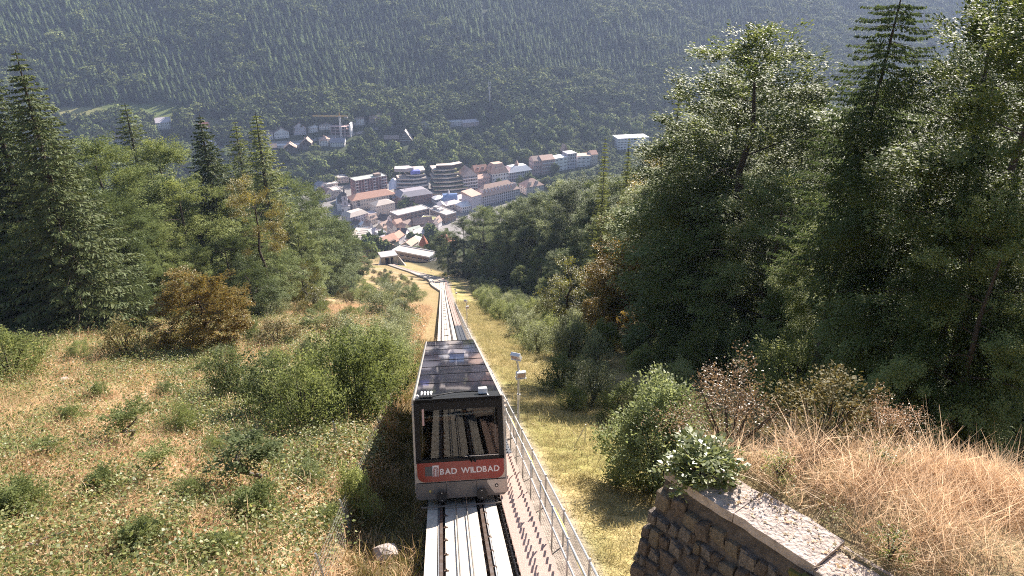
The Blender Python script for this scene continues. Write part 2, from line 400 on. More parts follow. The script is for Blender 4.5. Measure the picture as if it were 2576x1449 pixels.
while y < 392:
    p, az = tread_at(y)
    if k < 250 and y < 92:
        o = inst('tread', me_grate if is_grate(y) else me_pink, stair, Vector((p.x, p.y, p.z + .012)) - Vector(stair.location), (0, 0, az)); k += 1
    else:
        tmp = MB(); 
        tmp.box(1.02, 1.76, 0, PIT - .004, -.02, 0, M_pinkstep)
        tmp.box(1.02, 1.76, PIT - .03, PIT - .004, -.13, -.02, M_pinkstep)
        c_, s_ = math.cos(az), math.sin(az)
        far_mb.add([(p.x + v[0]*c_ - v[1]*s_, p.y + v[0]*s_ + v[1]*c_, p.z + .012 + v[2]) for v in tmp.V], tmp.F, M_pinkstep)
    y += PIT * abs(math.cos(az))
def plain_under(mb, name, parent):
    off = Vector(parent.location); me = bpy.data.meshes.new(name)
    me.from_pydata([tuple(Vector(v) - off) for v in mb.V], [], mb.F)
    for m_ in mb.mats: me.materials.append(m_)
    return link(bpy.data.objects.new(name, me), parent)
kind(plain_under(far_mb, 'distant_tread', stair), 'stuff')
for a in (1.0, 1.78):
    m = MB(); sweep(m, ysp(4, 392), rect(a - .012, a + .012, -.34, -.13), M_grate); under(m, 'stringer', stair)
m = MB(); sweep(m, ysp(4, 392), rect(.98, 1.82, -.75, -.42), M_trough); under(m, 'footing', stair)

# railings
M_hose = mat('yellow hose', (.62, .50, .16), .5)
railing = empty('stair_railing', (float(xt(10)) + 1.87, 10, float(zt(10))))
tag(railing, 'galvanised two-bar railing with ball-topped posts beside the stairway', 'railing')
yr = np.concatenate([np.arange(4, 60, 2.0), np.arange(60, 392, 4)])
for h in (.46, .95):
    m = MB(); sweep(m, yr, [(1.87 + .024 * math.cos(w), h + .024 * math.sin(w)) for w in np.arange(0, 6.28, 1.0472)], M_galv); under(m, 'bar', railing, True)
mb = MB(); mb.tube([(0, 0, -.4), (0, 0, 1.02)], .02, M_galv, 6); mb.tube([(0, 0, 1.01), (0, 0, 1.03), (0, 0, 1.065), (0, 0, 1.085)], [.012, .034, .034, .01], M_galv, 8)
post_me = mb.mesh('post', True)
yp = 5.2
while yp < 120:
    p, r, t, n = frame(yp); inst('post', post_me, railing, p + r * 1.87 - Vector(railing.location)); yp += 1.75
m = MB()
pts = []
for i in range(60):
    yy = 6 + i * .8; p, r, t, n = frame(yy); pts.append(p + r * (1.90 + .03 * math.sin(i * 1.1)) + n * (.97 - .10 * abs(math.sin(i * .55))))
m.tube(pts, .017, M_hose, 5)
hose = under(m, 'yellow_hose', empty('cable_hose', pts[0])); tag(hose.parent, 'thin yellow hose tied along the top bar of the stair railing', 'hose')
M_wire = mat('fence wire', (.42, .42, .42), .45, metal=.7)
def wire_fence(name, label, lat, y0, y1, h, step, wire_to, lean=0.0, cell=.085, rail_top=True, cat='fence'):
    root = empty(name, (float(xt(y0)) + lat, y0, Gs(float(xt(y0)) + lat, y0))); tag(root, label, cat); off = Vector(root.location)
    def P(y, hh):
        p, r, t, n = frame(y); q = p + r * (lat + lean * hh); q.z = Gs(q.x, q.y) + hh; return q
    n = int((y1 - y0) / step) + 1
    for i in range(n):
        a = y0 + i * step; m = MB(); m.tube([P(a, -.3) - off, P(a, h + .05) - off], .024, M_galv, 6); m.tube([P(a, h + .04) - off, P(a, h + .09) - off], [.034, .02], M_galv, 6); m.build('post', root)
    if rail_top:
        m = MB(); m.tube([P(a, h) - off for a in np.arange(y0, y1, 1.5)], .024, M_galv, 6); m.build('top_bar', root)
    m = MB()                                       # woven wire, thin strips both ways
    for j in range(int(h / cell)):
        hh = .04 + j * cell; m.tube([P(a, hh) - off for a in np.arange(y0, wire_to, .8)], .0032, M_wire, 3, False)
    for i in range(int((wire_to - y0) / cell)):
        a = y0 + i * cell
        if a < y1: m.tube([P(a, .03) - off, P(a, h) - off], .0032, M_wire, 3, False)
    kind(m.build('wire_mesh', root), 'stuff')
    return root
wire_fence('mesh_fence', 'wire mesh fence with round top bar between the stairway and the grass strip', 2.30, 5.0, 40, 1.02, 2.7, 27)
wire_fence('mesh_fence', 'sagging grey wire mesh fence on the bank left of the track', -2.75, 8.0, 30, .95, 3.1, 26, -.18, rail_top=False)
# ------------------------------------------------------------------ funicular car
M_silver = mat('silver beige paint', (.50, .45, .40), .35, metal=.25, spec=.5, col2=(.42, .38, .34), scale=1.5)
M_skirt = mat('beige grey apron', (.22, .19, .165), .55, col2=(.17, .148, .13), scale=3)
M_red = mat('red panel', (.27, .016, .013), .25, spec=.6)
M_black = mat('black frame', (.008, .008, .009), .45, spec=.25)
M_roofglass = mat('dark roof glass', (.012, .010, .014), .03, spec=.38)
M_screen = glassmat('windscreen glass', (.70, .72, .72), .6)
M_sideglass = mat('tinted side glass', (.02, .022, .024), .05, spec=.8)
M_white = mat('white paint', (.80, .78, .76), .5)
M_wood = mat('varnished wood', (.42, .19, .065), .4, col2=(.30, .12, .04), scale=2, stretch=(1, 12, 12))
M_intd = mat('dark interior lining', (.035, .035, .04), .6)
M_intl = mat('pale interior panel', (.34, .33, .34), .6)
car = empty('funicular_car')
p, r, t, n = frame(15.25)
Mx = Matrix((r, t, n)).transposed().to_4x4(); Mx.translation = p; car.matrix_world = Mx
tag(car, 'silver and red funicular car with dark glass roof descending the track', 'cable car')
W, H0, H1, LC = 1.21, .22, 2.80, 16.6
def prism_y(mb, poly, y0, y1, m):                # outline in x/z extruded along y
    k = len(poly)
    mb.add([(x, y0, z) for x, z in poly] + [(x, y1, z) for x, z in poly],
           [tuple(range(k)), tuple(range(k, 2 * k))[::-1]] + [(i, k + i, k + (i+1) % k, (i+1) % k) for i in range(k)], m)
def rrect(x0, x1, z0, z1, rb, rt, seg=5):        # rounded rectangle outline, bottom and top corner radii
    pts = []
    for cx, cz, rr, a0 in ((x1 - rb, z0 + rb, rb, -90), (x1 - rt, z1 - rt, rt, 0), (x0 + rt, z1 - rt, rt, 90), (x0 + rb, z0 + rb, rb, 180)):
        if rr < 1e-4: pts.append((cx, cz)); continue
        for i in range(seg + 1):
            a = R_(a0 + 90 * i / seg); pts.append((cx + rr * math.cos(a), cz + rr * math.sin(a)))
    return pts
# chassis and sides
m = MB(); m.box(-.85, .85, .6, LC - .6, .12, .34, M_dark); m.build('chassis', car)
for yy in (3.0, LC - 3.0):
    m = MB()
    for s in (-.5, .5): m.tube([(s - .06, yy, .18), (s + .06, yy, .18)], .17, M_rail, 12)
    m.build('wheelset', car)
for s in (-1, 1):
    m = MB(); m.box(min(s*W, s*(W-.06)), max(s*W, s*(W-.06)), .05, LC, .34, 1.15, M_silver); m.build('side_panel', car)
    m = MB(); m.box(min(s*(W-.02), s*(W-.05)), max(s*(W-.02), s*(W-.05)), .12, LC - .1, 1.15, 2.66, M_sideglass); sw = m.build('side_glazing', car)
    for i in range(9):
        m = MB(); yy = .1 + i * (LC - .25) / 8; m.box(min(s*(W-.015), s*(W-.06)), max(s*(W-.015), s*(W-.06)), yy, yy + .06, 1.15, 2.66, M_black); m.build('pillar', sw)
    m = MB(); prism_y(m, [(s*(W-.075), 2.66), (s*W, 2.62), (s*W, H1 - .04), (s*(W-.05), H1 + .012), (s*(W-.095), H1 + .012)], -.01, LC, M_silver); m.build('roof_edge', car)
    m = MB(); m.box(min(s*W, s*(W-.055)), max(s*W, s*(W-.055)), -.035, .06, .36, 2.70, M_silver); m.build('corner_post', car, bevel=.015)
# roof: black header and eight panes
m = MB(); m.box(-W + .095, W - .095, -.02, .82, H1 - .10, H1 - .006, M_black); m.build('roof_header', car)
NP = 8
for i in range(NP):
    a = .84 + i * (LC - .95) / NP; b_ = .84 + (i + 1) * (LC - .95) / NP - .045
    m = MB(); m.box(-W + .1, W - .1, -(b_ - a) / 2, (b_ - a) / 2, -.015, .015, M_roofglass)
    o = m.build('roof_pane', car); o.location = (0, (a + b_) / 2, H1 - .02); o.rotation_euler = (R_(rng.uniform(-.06, .06)), R_(rng.uniform(-.05, .05)), 0)
    m = MB(); m.box(-W + .1, W - .1, b_ + .004, b_ + .041, H1 - .06, H1 + .006, M_black); m.build('roof_bar', car)
m = MB(); m.box(-W + .05, W - .05, LC - .07, LC, .3, H1, M_black); m.build('lower_end_wall', car)
m = MB(); m.box(-W + .06, W - .06, .35, LC - .1, .345, .40, M_intd); m.build('floor', car)
# front end
m = MB(); prism_y(m, rrect(-W + .06, W - .06, 1.16, 2.70, .03, .05), -.012, .004, M_screen); m.build('windscreen', car)
m = MB()
m.box(-W + .055, W - .055, -.02, .03, 2.50, 2.775, M_black); m.box(-W + .055, -W + .19, -.02, -.013, 1.15, 2.51, M_black); m.box(W - .19, W - .055, -.02, -.013, 1.15, 2.51, M_black); m.box(-W + .055, W - .055, -.02, -.013, 1.13, 1.22, M_black)
m.build('windscreen_frame', car)
m = MB(); prism_y(m, rrect(-W + .075, W - .075, .63, 1.135, .20, .0), -.035, -.005, M_red); red = m.build('red_panel', car)
m = MB(); m.box(-W + .05, W - .05, -.022, .05, .58, 1.13, M_silver); m.build('front_panel', car)
m = MB(); prism_y(m, [(-W + .02, .26), (-W + .10, .18), (W - .10, .18), (W - .02, .26), (W - .02, .60), (-W + .02, .60)], -.05, .02, M_skirt); ap = m.build('apron', car)
m = MB(); prism_y(m, [(.86, .24), (W - .015, .24), (W - .015, .60), (.68, .60), (.68, .52)], -.056, -.048, M_silver); m.build('apron_flap', car)
m = MB(); m.tube([(.92, -.05, .44), (.92, -.065, .44)], .05, M_dark, 10); m.tube([(.92, -.06, .44), (.92, -.07, .44)], .025, M_galv, 8); m.build('socket', car)
m = MB(); m.tube([(-.82, -.05, .40), (-.82, -.075, .40)], .032, M_hose, 8); m.build('marker_lamp', car)
for s in (-.52, .52):
    m = MB(); m.tube([(s, .1, .29), (s, -.22, .29)], .07, M_dark, 10); m.tube([(s, -.20, .29), (s, -.25, .29)], .145, M_dark, 18); bu = m.build('buffer', car)
    m = MB(); m.tube([(s, -.25, .385), (s, -.256, .385)], .014, M_galv, 6); m.tube([(s, -.25, .195), (s, -.256, .195)], .014, M_galv, 6); m.build('bolt', bu)
m = MB(); m.box(-1.06, 1.16, -.36, -.32, .055, .085, M_skirt); bar = m.build('guard_bar', car)
for s in (-.9, 0, .9):
    m = MB(); m.box(s - .02, s + .02, -.33, .1, .08, .12, M_dark); m.build('bracket', bar)
for x_ in (-.40, .40):
    m = MB(); m.box(x_ - .006, x_ + .006, -.054, -.049, .20, .58, M_black); m.build('panel_seam', ap)
m = MB(); m.box(-W + .06, W - .06, -.04, -.02, .605, .617, M_black); m.build('panel_seam', ap)
for x_ in (-1.02, -.3, .3, 1.02):
    m = MB(); m.tube([(x_, -.05, .555), (x_, -.056, .555)], .012, M_dark, 6); m.build('screw', ap)
# wiper
m = MB(); m.tube([(.30, -.05, 1.10), (.22, -.07, 1.19), (-.10, -.055, 1.235), (-1.0, -.045, 1.225)], [.022, .016, .012, .009], M_black, 6); wp = m.build('wiper', car)
m = MB(); m.tube([(.40, -.05, 1.10), (.22, -.06, 1.25), (.18, -.05, 1.28)], [.03, .02, .012], M_black, 6); m.build('wiper_arm', wp)
m = MB(); m.box(.12, 1.02, -.045, -.02, 1.245, 1.262, M_galv); m.build('wiper_blade', wp)
# lettering and emblem
def glyph(ch, size, ext=.003, fat=0.0):
    cu = bpy.data.curves.new('letter', 'FONT'); cu.body = ch; cu.size = size; cu.extrude = ext; cu.offset = fat
    ob = bpy.data.objects.new('letter', cu); COL.objects.link(ob); bpy.context.view_layer.update()
    me = bpy.data.meshes.new_from_object(ob.evaluated_get(bpy.context.evaluated_depsgraph_get()))
    COL.objects.unlink(ob); bpy.data.objects.remove(ob); return me
M_letter = mat('white lettering', (.82, .74, .72), .45)
xs = -.545; gl = {}
for ch in 'BAD WILDBAD':
    if ch == ' ': xs += .09; continue
    if ch not in gl:
        g_ = glyph(ch, .212, .003, .005); g_.materials.clear(); g_.materials.append(M_letter)
        co = np.empty(len(g_.vertices) * 3, np.float32); g_.vertices.foreach_get('co', co); co = co.reshape(-1, 3); gl[ch] = (g_, co[:, 0].min(), co[:, 0].max())
    g_, a, b_ = gl[ch]
    inst('letter', g_, red, (xs - a * 1.0, -.040, .815), (R_(90), 0, 0)); xs += (b_ - a) + .016
g_ = glyph('1', .62, .003, .004); g_.materials.clear(); g_.materials.append(mat('pink number', (.60, .40, .36), .5))
inst('car_number', g_, car, (-W + .17, -.024, 2.12), (R_(90), 0, 0), (.75, 1, 1))
m = MB(); m.box(-.93, -.745, -.040, -.036, .79, 1.04, mat('grey emblem', (.10, .10, .10), .5)); m.build('emblem_field', red)
m = MB(); m.box(-.74, -.575, -.040, -.036, .77, 1.06, M_letter); em = m.build('emblem', red)
for q, rr in enumerate((.062, .042, .022)):
    m = MB(); pts = [(-.655 - rr, -.0415, .77)] + [(-.655 + rr * math.cos(a), -.0415, .955 + rr * math.sin(a)) for a in np.linspace(math.pi, 0, 7)] + [(-.655 + rr, -.0415, .77)]
    m.tube(pts, .0055, M_red, 4); m.build('emblem_arc', em)
# roof equipment
m = MB(); m.box(-1.0, -.66, .10, .42, H1, H1 + .04, M_black); hr = m.build('horn_base', car)
for i in range(4):
    x_ = -.95 + i * .085; m = MB(); m.tube([(x_, .12, H1 + .09), (x_, .5, H1 + .09), (x_, .56, H1 + .09)], [.02, .024, .036], M_white, 8); m.build('horn', hr)
m = MB(); m.tube([(-1.06, .1, H1 + .06), (-1.06, .2, H1 + .06)], .045, M_white, 8); m.build('roof_lamp', car)
m = MB(); m.box(.56, .80, .30, .58, H1 + .01, H1 + .16, M_white); ant = m.build('antenna_box', car, bevel=.012)
m = MB(); m.box(.79, .81, .0, .32, H1, H1 + .02, M_white); m.build('bracket', ant)
m = MB(); m.tube([(-.66, .22, H1 + .03), (-.45, .30, H1 + .05), (-.1, .50, H1 + .06), (.25, .58, H1 + .06), (.55, .50, H1 + .05)], .016, M_black, 6); m.build('roof_cable', car)
# interior: stepped floor, wooden benches, poles, driver's desk
for i in range(6):
    y0_ = 1.5 + i * 2.45
    m = MB(); m.box(-W + .1, W - .1, y0_, y0_ + .5, .9, .96, M_wood); m.box(-W + .1, W - .1, y0_ + .46, y0_ + .52, .96, 1.5, M_wood); be = m.build('bench', car)
    for s in (-.8, .8):
        m = MB(); m.box(s - .03, s + .03, y0_ + .05, y0_ + .1, .40, .9, M_galv); m.build('leg', be)
    m = MB(); m.tube([(-W + .12, y0_ + .55, 2.25), (W - .12, y0_ + .55, 2.25)], .03, M_white, 6); m.build('grab_bar', car)
for s in (-.42, .42):
    m = MB(); m.box(-.46 + s * 1.3, .46 + s * 1.3, 1.15, 1.32, 1.98 + .12 * (s > 0), 2.12 + .12 * (s > 0), M_wood); m.build('shelf', car)
m = MB(); m.tube([(-.98, .55, 2.22), (.98, .55, 2.30)], .032, M_white, 6); m.build('grab_bar', car)
m = MB(); m.tube([(-.9, .75, 2.44), (.92, .75, 2.5)], .02, M_galv, 6); m.build('grab_bar', car)
for s in (-1, 1):
    m = MB(); m.tube([(s * .98, .5, .6), (s * .98, .5, 2.6)], .018, M_white, 6); m.build('pole', car)
    m = MB(); m.tube([(s * .98, .5, .95), (s * .98, .5, 1.35)], .028, M_hose, 6); m.build('grip', car)
m = MB(); m.box(-1.05, 1.05, .06, .45, .42, 1.12, M_intd); dk = m.build('driver_desk', car)
m = MB(); m.box(-.35, .45, .10, .42, 1.12, 1.15, M_intl); m.build('pale_strip', dk)  # pale flat strips laid on the desk
m = MB(); m.box(-1.0, -.62, .12, .46, 1.12, 1.145, M_intl); m.build('pale_strip', dk)
m = MB(); m.box(.55, 1.0, .12, .3, 1.12, 1.36, M_intd); m.build('control_panel', dk)
# ------------------------------------------------------------------ plants: meshes
def unit(a): return a / np.maximum(np.linalg.norm(a, axis=-1, keepdims=True), 1e-9)
def leaf_geo(c, t, nrm, Ln, Wd, fold=.18):       # one folded rhombus per leaf
    t = unit(t); b_ = unit(np.cross(nrm, t)); n_ = np.cross(t, b_)
    Ln = np.asarray(Ln)[:, None]; Wd = np.asarray(Wd)[:, None]
    v0 = c - t * Ln * .5; v2 = c + t * Ln * .5
    v1 = c + b_ * Wd * .5 + t * Ln * .06 + n_ * Wd * fold; v3 = c - b_ * Wd * .5 + t * Ln * .06 + n_ * Wd * fold
    V = np.stack([v0, v1, v2, v3], 1).reshape(-1, 3); k = np.arange(len(c)) * 4
    return V, np.stack([k, k + 1, k + 2, k + 3], 1)
def rnd3(r, n): return unit(r.normal(size=(n, 3)))
def crown_mesh(name, geos, m):
    V, Q, o = [], [], 0
    for v, q in geos: V.append(v); Q.append(q + o); o += len(v)
    return np_mesh(name, np.concatenate(V), np.concatenate(Q), mats=(m,))
def sprays(r, C, out, nl, size, Ll, droop=.3, jit=.45, flat=.10):   # flat fans of leaves round centres C pointing out
    n = len(C); idx = np.repeat(np.arange(n), nl); k = len(idx)
    o = unit(out); t = unit(o * 1.0 + np.array([0, 0, -1]) * (droop + r.normal(0, .15, (n, 1)))); up = np.array([0, 0, 1.0])
    s = unit(np.cross(t, up)); nn = np.cross(s, t)
    uu = r.uniform(-.9, 1.0, k); vv = r.normal(0, .42, k) * (1.05 - .55 * np.maximum(uu, 0)); sz = (size * r.uniform(.7, 1.3, n))[idx]
    c = C[idx] + (t[idx] * uu[:, None] + s[idx] * vv[:, None]) * sz[:, None] + nn[idx] * (r.normal(0, flat, k) * sz)[:, None]
    td = unit(t[idx] * (.5 + np.abs(uu))[:, None] + s[idx] * (vv * 1.6)[:, None] + rnd3(r, k) * jit)
    nd = unit(nn[idx] + rnd3(r, k) * jit)
    L_ = Ll * r.uniform(.65, 1.25, k); return leaf_geo(c, td, nd, L_, L_ * .62)
def limbs(mb, r, H, hb, rad_fn, n, m, trunk_r, curve=.35, bend=(0, 0)):
    pts = []; k = 7
    for i in range(k + 1):
        f = i / k; pts.append((bend[0] * f * f + r.normal(0, .2) * (i > 0), bend[1] * f * f + r.normal(0, .2) * (i > 0), H * .86 * f - .4 * (i == 0)))
    mb.tube(pts, [trunk_r * (1.25 - f) ** .8 if i else trunk_r * 1.5 for i, f in enumerate(np.linspace(0, 1.12, k + 1))], m, 8, False)
    for i in range(n):
        f = hb + (.94 - hb) * (i + .5) / n; z = H * f; az = i * 2.4 + r.uniform(-.4, .4); Rr = rad_fn(f, az) * .86
        j = min(k - 1, int(f / .86 * k)); base = Vector(pts[j]).lerp(Vector(pts[min(j + 1, k)]), f / .86 * k - j) if f < .86 else Vector(pts[-1])
        d = Vector((math.cos(az), math.sin(az), 0)); q = []
        for s in (0, .35, .7, 1.0): q.append(base + d * Rr * s + Vector((0, 0, Rr * curve * s * (1.1 - .6 * s))))
        r0 = trunk_r * .34 * (1.1 - f); mb.tube(q, [r0, r0 * .7, r0 * .42, r0 * .15], m, 5, False)
def broadleaf(seed, H, R, hb, m_leaf, m_bark, n_spray=620, nl=125, Ll=.185, ssize=.78, shape=.72, lob=.17, droop=.35, bend=(0, 0)):
    r = np.random.default_rng(seed); ph = r.uniform(0, 6.28, 6)
    def rad(f, az):
        g = np.clip((f - hb) / (1 - hb), 0, 1)
        base = np.sin(np.pi * np.clip(g, .02, .995) ** shape) ** .5
        return R * base * (1 + lob * np.sin(2 * az + ph[0] + 3 * g) + lob * .8 * np.sin(3 * az + ph[1] - 7 * g) + lob * .7 * np.sin(9 * g + ph[2] + az) + lob * .5 * np.sin(5 * az + 13 * g + ph[3]))
    nb = max(14, n_spray // 7)                     # boughs first, then sprays gathered round each bough
    f = hb + (1 - hb) * r.beta(1.15, 1.05, nb * 3); az = r.uniform(0, 6.283, nb * 3); rr = rad(f, az)
    keep = r.uniform(0, R * 1.1, len(f)) < rr + .12 * R; f, az, rr = f[keep][:nb], az[keep][:nb], rr[keep][:nb]
    k = int(np.ceil(n_spray / len(f))); bi = np.repeat(np.arange(len(f)), k)
    q0 = rr * r.uniform(.5, 1.0, len(f)) ** .6; cl = ssize * 1.35
    az2 = az[bi]; o2 = np.stack([np.cos(az2), np.sin(az2), 0 * az2], 1); s2 = np.stack([-np.sin(az2), np.cos(az2), 0 * az2], 1)
    a = r.uniform(-1.5, .8, len(bi)) * cl; b_ = r.normal(0, .75, len(bi)) * cl; zz = r.normal(0, .28, len(bi)) * cl - .22 * np.abs(b_) - .18 * np.maximum(a, 0)
    ff = f[bi]; q = q0[bi] + a
    C = o2 * q[:, None] + s2 * b_[:, None] + np.stack([bend[0] * ff * ff, bend[1] * ff * ff, np.minimum(ff * H + zz, H)], 1)
    az = np.arctan2(C[:, 1], C[:, 0]); f = ff
    out = np.stack([np.cos(az), np.sin(az), .25 + 1.2 * (f - .5)], 1)
    cm = crown_mesh('crown', [sprays(r, C, out, nl, ssize, Ll, droop, .5, .22)], m_leaf)
    tb = MB(); limbs(tb, r, H, max(.12, hb * .9), lambda f_, a_: float(rad(f_, a_)), 22, m_bark, .014 * H + .05, .3, bend)
    return tb.mesh('trunk', True), cm
def conifer(seed, H, R, m_leaf, m_bark, hb=.06, lev=46, per=6, dens=15, droop=.35, strip=(.42, .085), powr=.8, hang=1.0, bend=(0, 0)):
    r = np.random.default_rng(seed); C, T, Nn, Ls, Ws = [], [], [], [], []
    tb = MB(); k = 8
    ctr = lambda f: np.array([bend[0] * f * f, bend[1] * f * f, 0])
    tb.tube([tuple(ctr(i / k) + np.array([0, 0, H * i / k - .4 * (i == 0)])) for i in range(k + 1)], [(.011 * H + .05) * (1.02 - i / k) + .01 for i in range(k + 1)], m_bark, 8, False)
    for i in range(lev):
        f = hb + (1 - hb) * ((i + r.uniform(0, .6)) / lev); az0 = r.uniform(0, 6.28)
        for j in range(per):
            az = az0 + j * 6.283 / per + r.normal(0, .2); ln = R * (1 - f) ** powr * r.uniform(.7, 1.12) + .12
            d = np.array([math.cos(az), math.sin(az), 0]); nst = max(4, int(dens * ln)); s = np.sort(r.uniform(.12, 1, nst))
            zz = ln * (-droop * 1.1 * s + droop * .75 * s ** 2.4 + .10 * (1 - f)); lat = np.cross(d, [0, 0, 1])
            c = ctr(f) + d * (s * ln)[:, None]; c[:, 2] += H * f + zz
            side = r.choice([-1, 1], nst); w = (1.05 - s) * ln * .28 + .08
            t = d * r.uniform(.2, .8, (nst, 1)) + lat[None, :] * (side * r.uniform(.2, .9, nst))[:, None] + np.array([0, 0, -1]) * (hang * r.uniform(.25, 1.0, (nst, 1)))
            c = c + lat[None, :] * (side * w * r.uniform(0, 1, nst))[:, None]; c[:, 2] -= hang * .10
            C.append(c); T.append(t); Nn.append(rnd3(r, nst) + d); L_ = strip[0] * r.uniform(.6, 1.3, nst) * (.6 + .4 * (1 - f)); Ls.append(L_); Ws.append(strip[1] * r.uniform(.7, 1.4, nst) + L_ * .05)
            if i % 2 == 0 and ln > .8:
                ss = (0, .5, 1); tb.tube([tuple(ctr(f) + d * (q * ln) + np.array([0, 0, H * f + ln * (-droop * 1.1 * q + droop * .75 * q ** 2.4 + .10 * (1 - f))])) for q in ss], [.03 * (1.1 - f) + .008, .018 * (1.1 - f) + .006, .005], m_bark, 4, False)
    return tb.mesh('trunk', True), crown_mesh('crown', [leaf_geo(np.concatenate(C), np.concatenate(T), np.concatenate(Nn), np.concatenate(Ls), np.concatenate(Ws))], m_leaf)
def bush(seed, R, H, m_leaf, m_bark, n=4200, Ll=.10, lob=.3, stems=9, spr=True):
    r = np.random.default_rng(seed); ph = r.uniform(0, 6.28, 5)
    ns = n // 26; az = r.uniform(0, 6.283, ns); g = r.uniform(0, 1, ns)
    prof = np.sin(np.pi * np.clip(g * .86 + .12, 0, 1)) ** .55
    rr = R * prof * (1 + lob * np.sin(3 * az + ph[0] + 4 * g) + lob * .8 * np.sin(5 * az - 6 * g + ph[1]) + .6 * lob * np.sin(8 * g + 2 * az + ph[2]))
    q = rr * r.uniform(.25, 1, ns) ** .5; top = H * (1 + .16 * np.sin(2 * az + ph[3]) + .14 * np.sin(5 * az + ph[4]))
    C = np.stack([np.cos(az) * q, np.sin(az) * q, .06 * H + g * top * .94], 1); out = np.stack([np.cos(az), np.sin(az), .5 + 0 * az], 1)
    cm = crown_mesh('foliage', [sprays(r, C, out, 26, .24 * max(R, .5) ** .5, Ll, .05, .8, .35)], m_leaf)
    tb = MB()
    for i in range(stems):
        a = i * 2.4 + r.uniform(-.3, .3); d = Vector((math.cos(a), math.sin(a), 0)) * R * r.uniform(.3, .75)
        tb.tube([(0, 0, -.15), d * .4 + Vector((0, 0, H * .4)), d + Vector((0, 0, H * .86))], [.03 * H ** .5, .02 * H ** .5, .006], m_bark, 5, False)
    return tb.mesh('stem'), cm

# leaf colours
LF_beech = leafmat('beech leaves', [(.068, .098, .030), (.125, .160, .050), (.225, .240, .092)], .26, .6, .16)
LF_yel = leafmat('yellowing leaves', [(.11, .125, .025), (.17, .165, .035), (.26, .20, .05)], .45)
LF_orange = leafmat('orange leaves', [(.095, .10, .025), (.15, .125, .03), (.23, .145, .035)], .4)
LF_gold = leafmat('golden leaves', [(.11, .13, .035), (.19, .17, .045), (.32, .23, .06)], .4)
LF_spruce = leafmat('spruce needles', [(.048, .070, .026), (.078, .102, .038), (.125, .138, .056)], .14, .65, .15)
LF_larch = leafmat('larch needles', [(.075, .10, .030), (.105, .13, .040), (.14, .15, .05)], .3, .6, .25)
LF_bush = leafmat('shrub leaves', [(.085, .115, .045), (.14, .17, .068), (.215, .235, .115)], .38, .55, .18)
LF_bush2 = leafmat('bright shrub leaves', [(.095, .125, .040), (.155, .185, .065), (.24, .25, .11)], .4, .6, .15)
LF_willow = leafmat('grey green leaves', [(.13, .15, .075), (.19, .21, .105), (.27, .28, .16)], .36, .5, .25)
LF_broom = leafmat('broom twigs', [(.12, .105, .035), (.17, .14, .055), (.10, .115, .03)], .2, .7, .2)
LF_red = leafmat('reddish leaves', [(.15, .115, .05), (.24, .165, .095), (.30, .19, .11)], .35)
BK = mat('bark', (.085, .062, .045), .9, col2=(.045, .034, .026), scale=6, bump=.5, bscale=15)
BK_pale = mat('grey bark', (.16, .135, .115), .9, col2=(.09, .075, .06), scale=6)

def planted(name, meshes, part_names, x, y, label, cat, group=None, H=1.0, rz=None, sink=.15, wid=None, z=None):
    o = empty(name, (x, y, (Gs(x, y) if z is None else z) - sink), rng.uniform(0, 6.28) if rz is None else rz)
    w = H if wid is None else wid; o.scale = (w, w, H)
    for me, pn in zip(meshes, part_names): inst(pn, me, o)
    if label: tag(o, label, cat, group)
    return o
TC = ('trunk', 'crown'); SF = ('stem', 'foliage')
# prototypes (height 20 m for trees, 2 m for bushes; scaled when planted)
BEECH = [broadleaf(11, 20, 6.2, .03, LF_beech, BK), broadleaf(12, 20, 5.6, .05, LF_beech, BK, shape=.85), broadleaf(13, 20, 6.6, .03, LF_beech, BK, lob=.22), broadleaf(14, 20, 5.2, .04, LF_beech, BK, shape=.65, lob=.2)]
YELLOW = [broadleaf(21, 20, 6.2, .05, LF_yel, BK, n_spray=420, nl=110)]
ORANGE = [broadleaf(22, 7, 2.7, .02, LF_orange, BK, n_spray=460, nl=95, Ll=.12, ssize=.42, lob=.1, shape=.62)]
GOLD = [broadleaf(23, 20, 5.0, .45, LF_gold, BK, n_spray=170, nl=100, Ll=.19)]
SMALLT = [broadleaf(24, 7, 2.7, .10, LF_beech, BK, n_spray=380, nl=52, Ll=.13, ssize=.42), broadleaf(25, 7, 2.6, .08, LF_yel, BK, n_spray=360, nl=50, Ll=.13, ssize=.42)]
SPRUCE = [conifer(31, 26, 4.6, LF_spruce, BK, lev=62, per=7, dens=26), conifer(32, 26, 4.0, LF_spruce, BK, lev=60, per=7, dens=26, droop=.5)]
LARCH = [conifer(33, 26, 4.2, LF_larch, BK, .14, 50, 7, 25, .12, (.36, .075), .7, .7), conifer(34, 26, 3.6, LF_larch, BK, .12, 52, 7, 25, .2, (.36, .075), .75, .8)]
LF_dlarch = leafmat('dark larch needles', [(.045, .07, .028), (.07, .098, .038), (.105, .128, .055)], .25, .65, .15)
BIGLARCH = conifer(35, 30, 5.6, LF_dlarch, BK, .34, 46, 7, 30, .25, (.42, .07), .42, 1.0, (.8, .2))
BUSH = [bush(41, 1.15, 2.0, LF_bush, BK, 9000, .085), bush(42, 1.3, 2.0, LF_bush2, BK, 11000, .08), bush(43, 1.0, 2.0, LF_willow, BK, 8000, .08), bush(44, 1.2, 2.0, LF_bush2, BK, 9000, .10, .35)]
BROOM = bush(45, 1.2, 1.6, LF_broom, BK, 4200, .09, .2)
REDB = bush(46, 1.1, 1.6, LF_red, BK, 7000, .045, .4)
BIGB = bush(47, 1.55, 2.7, LF_bush, BK, 26000, .095, .25, 14)
SAPL = [broadleaf(51, 3.2, .85, .42, LF_bush, BK_pale, 70, 34, .13, .30, .8), broadleaf(52, 2.2, .75, .25, LF_bush2, BK_pale, 44, 30, .11, .28, .8)]

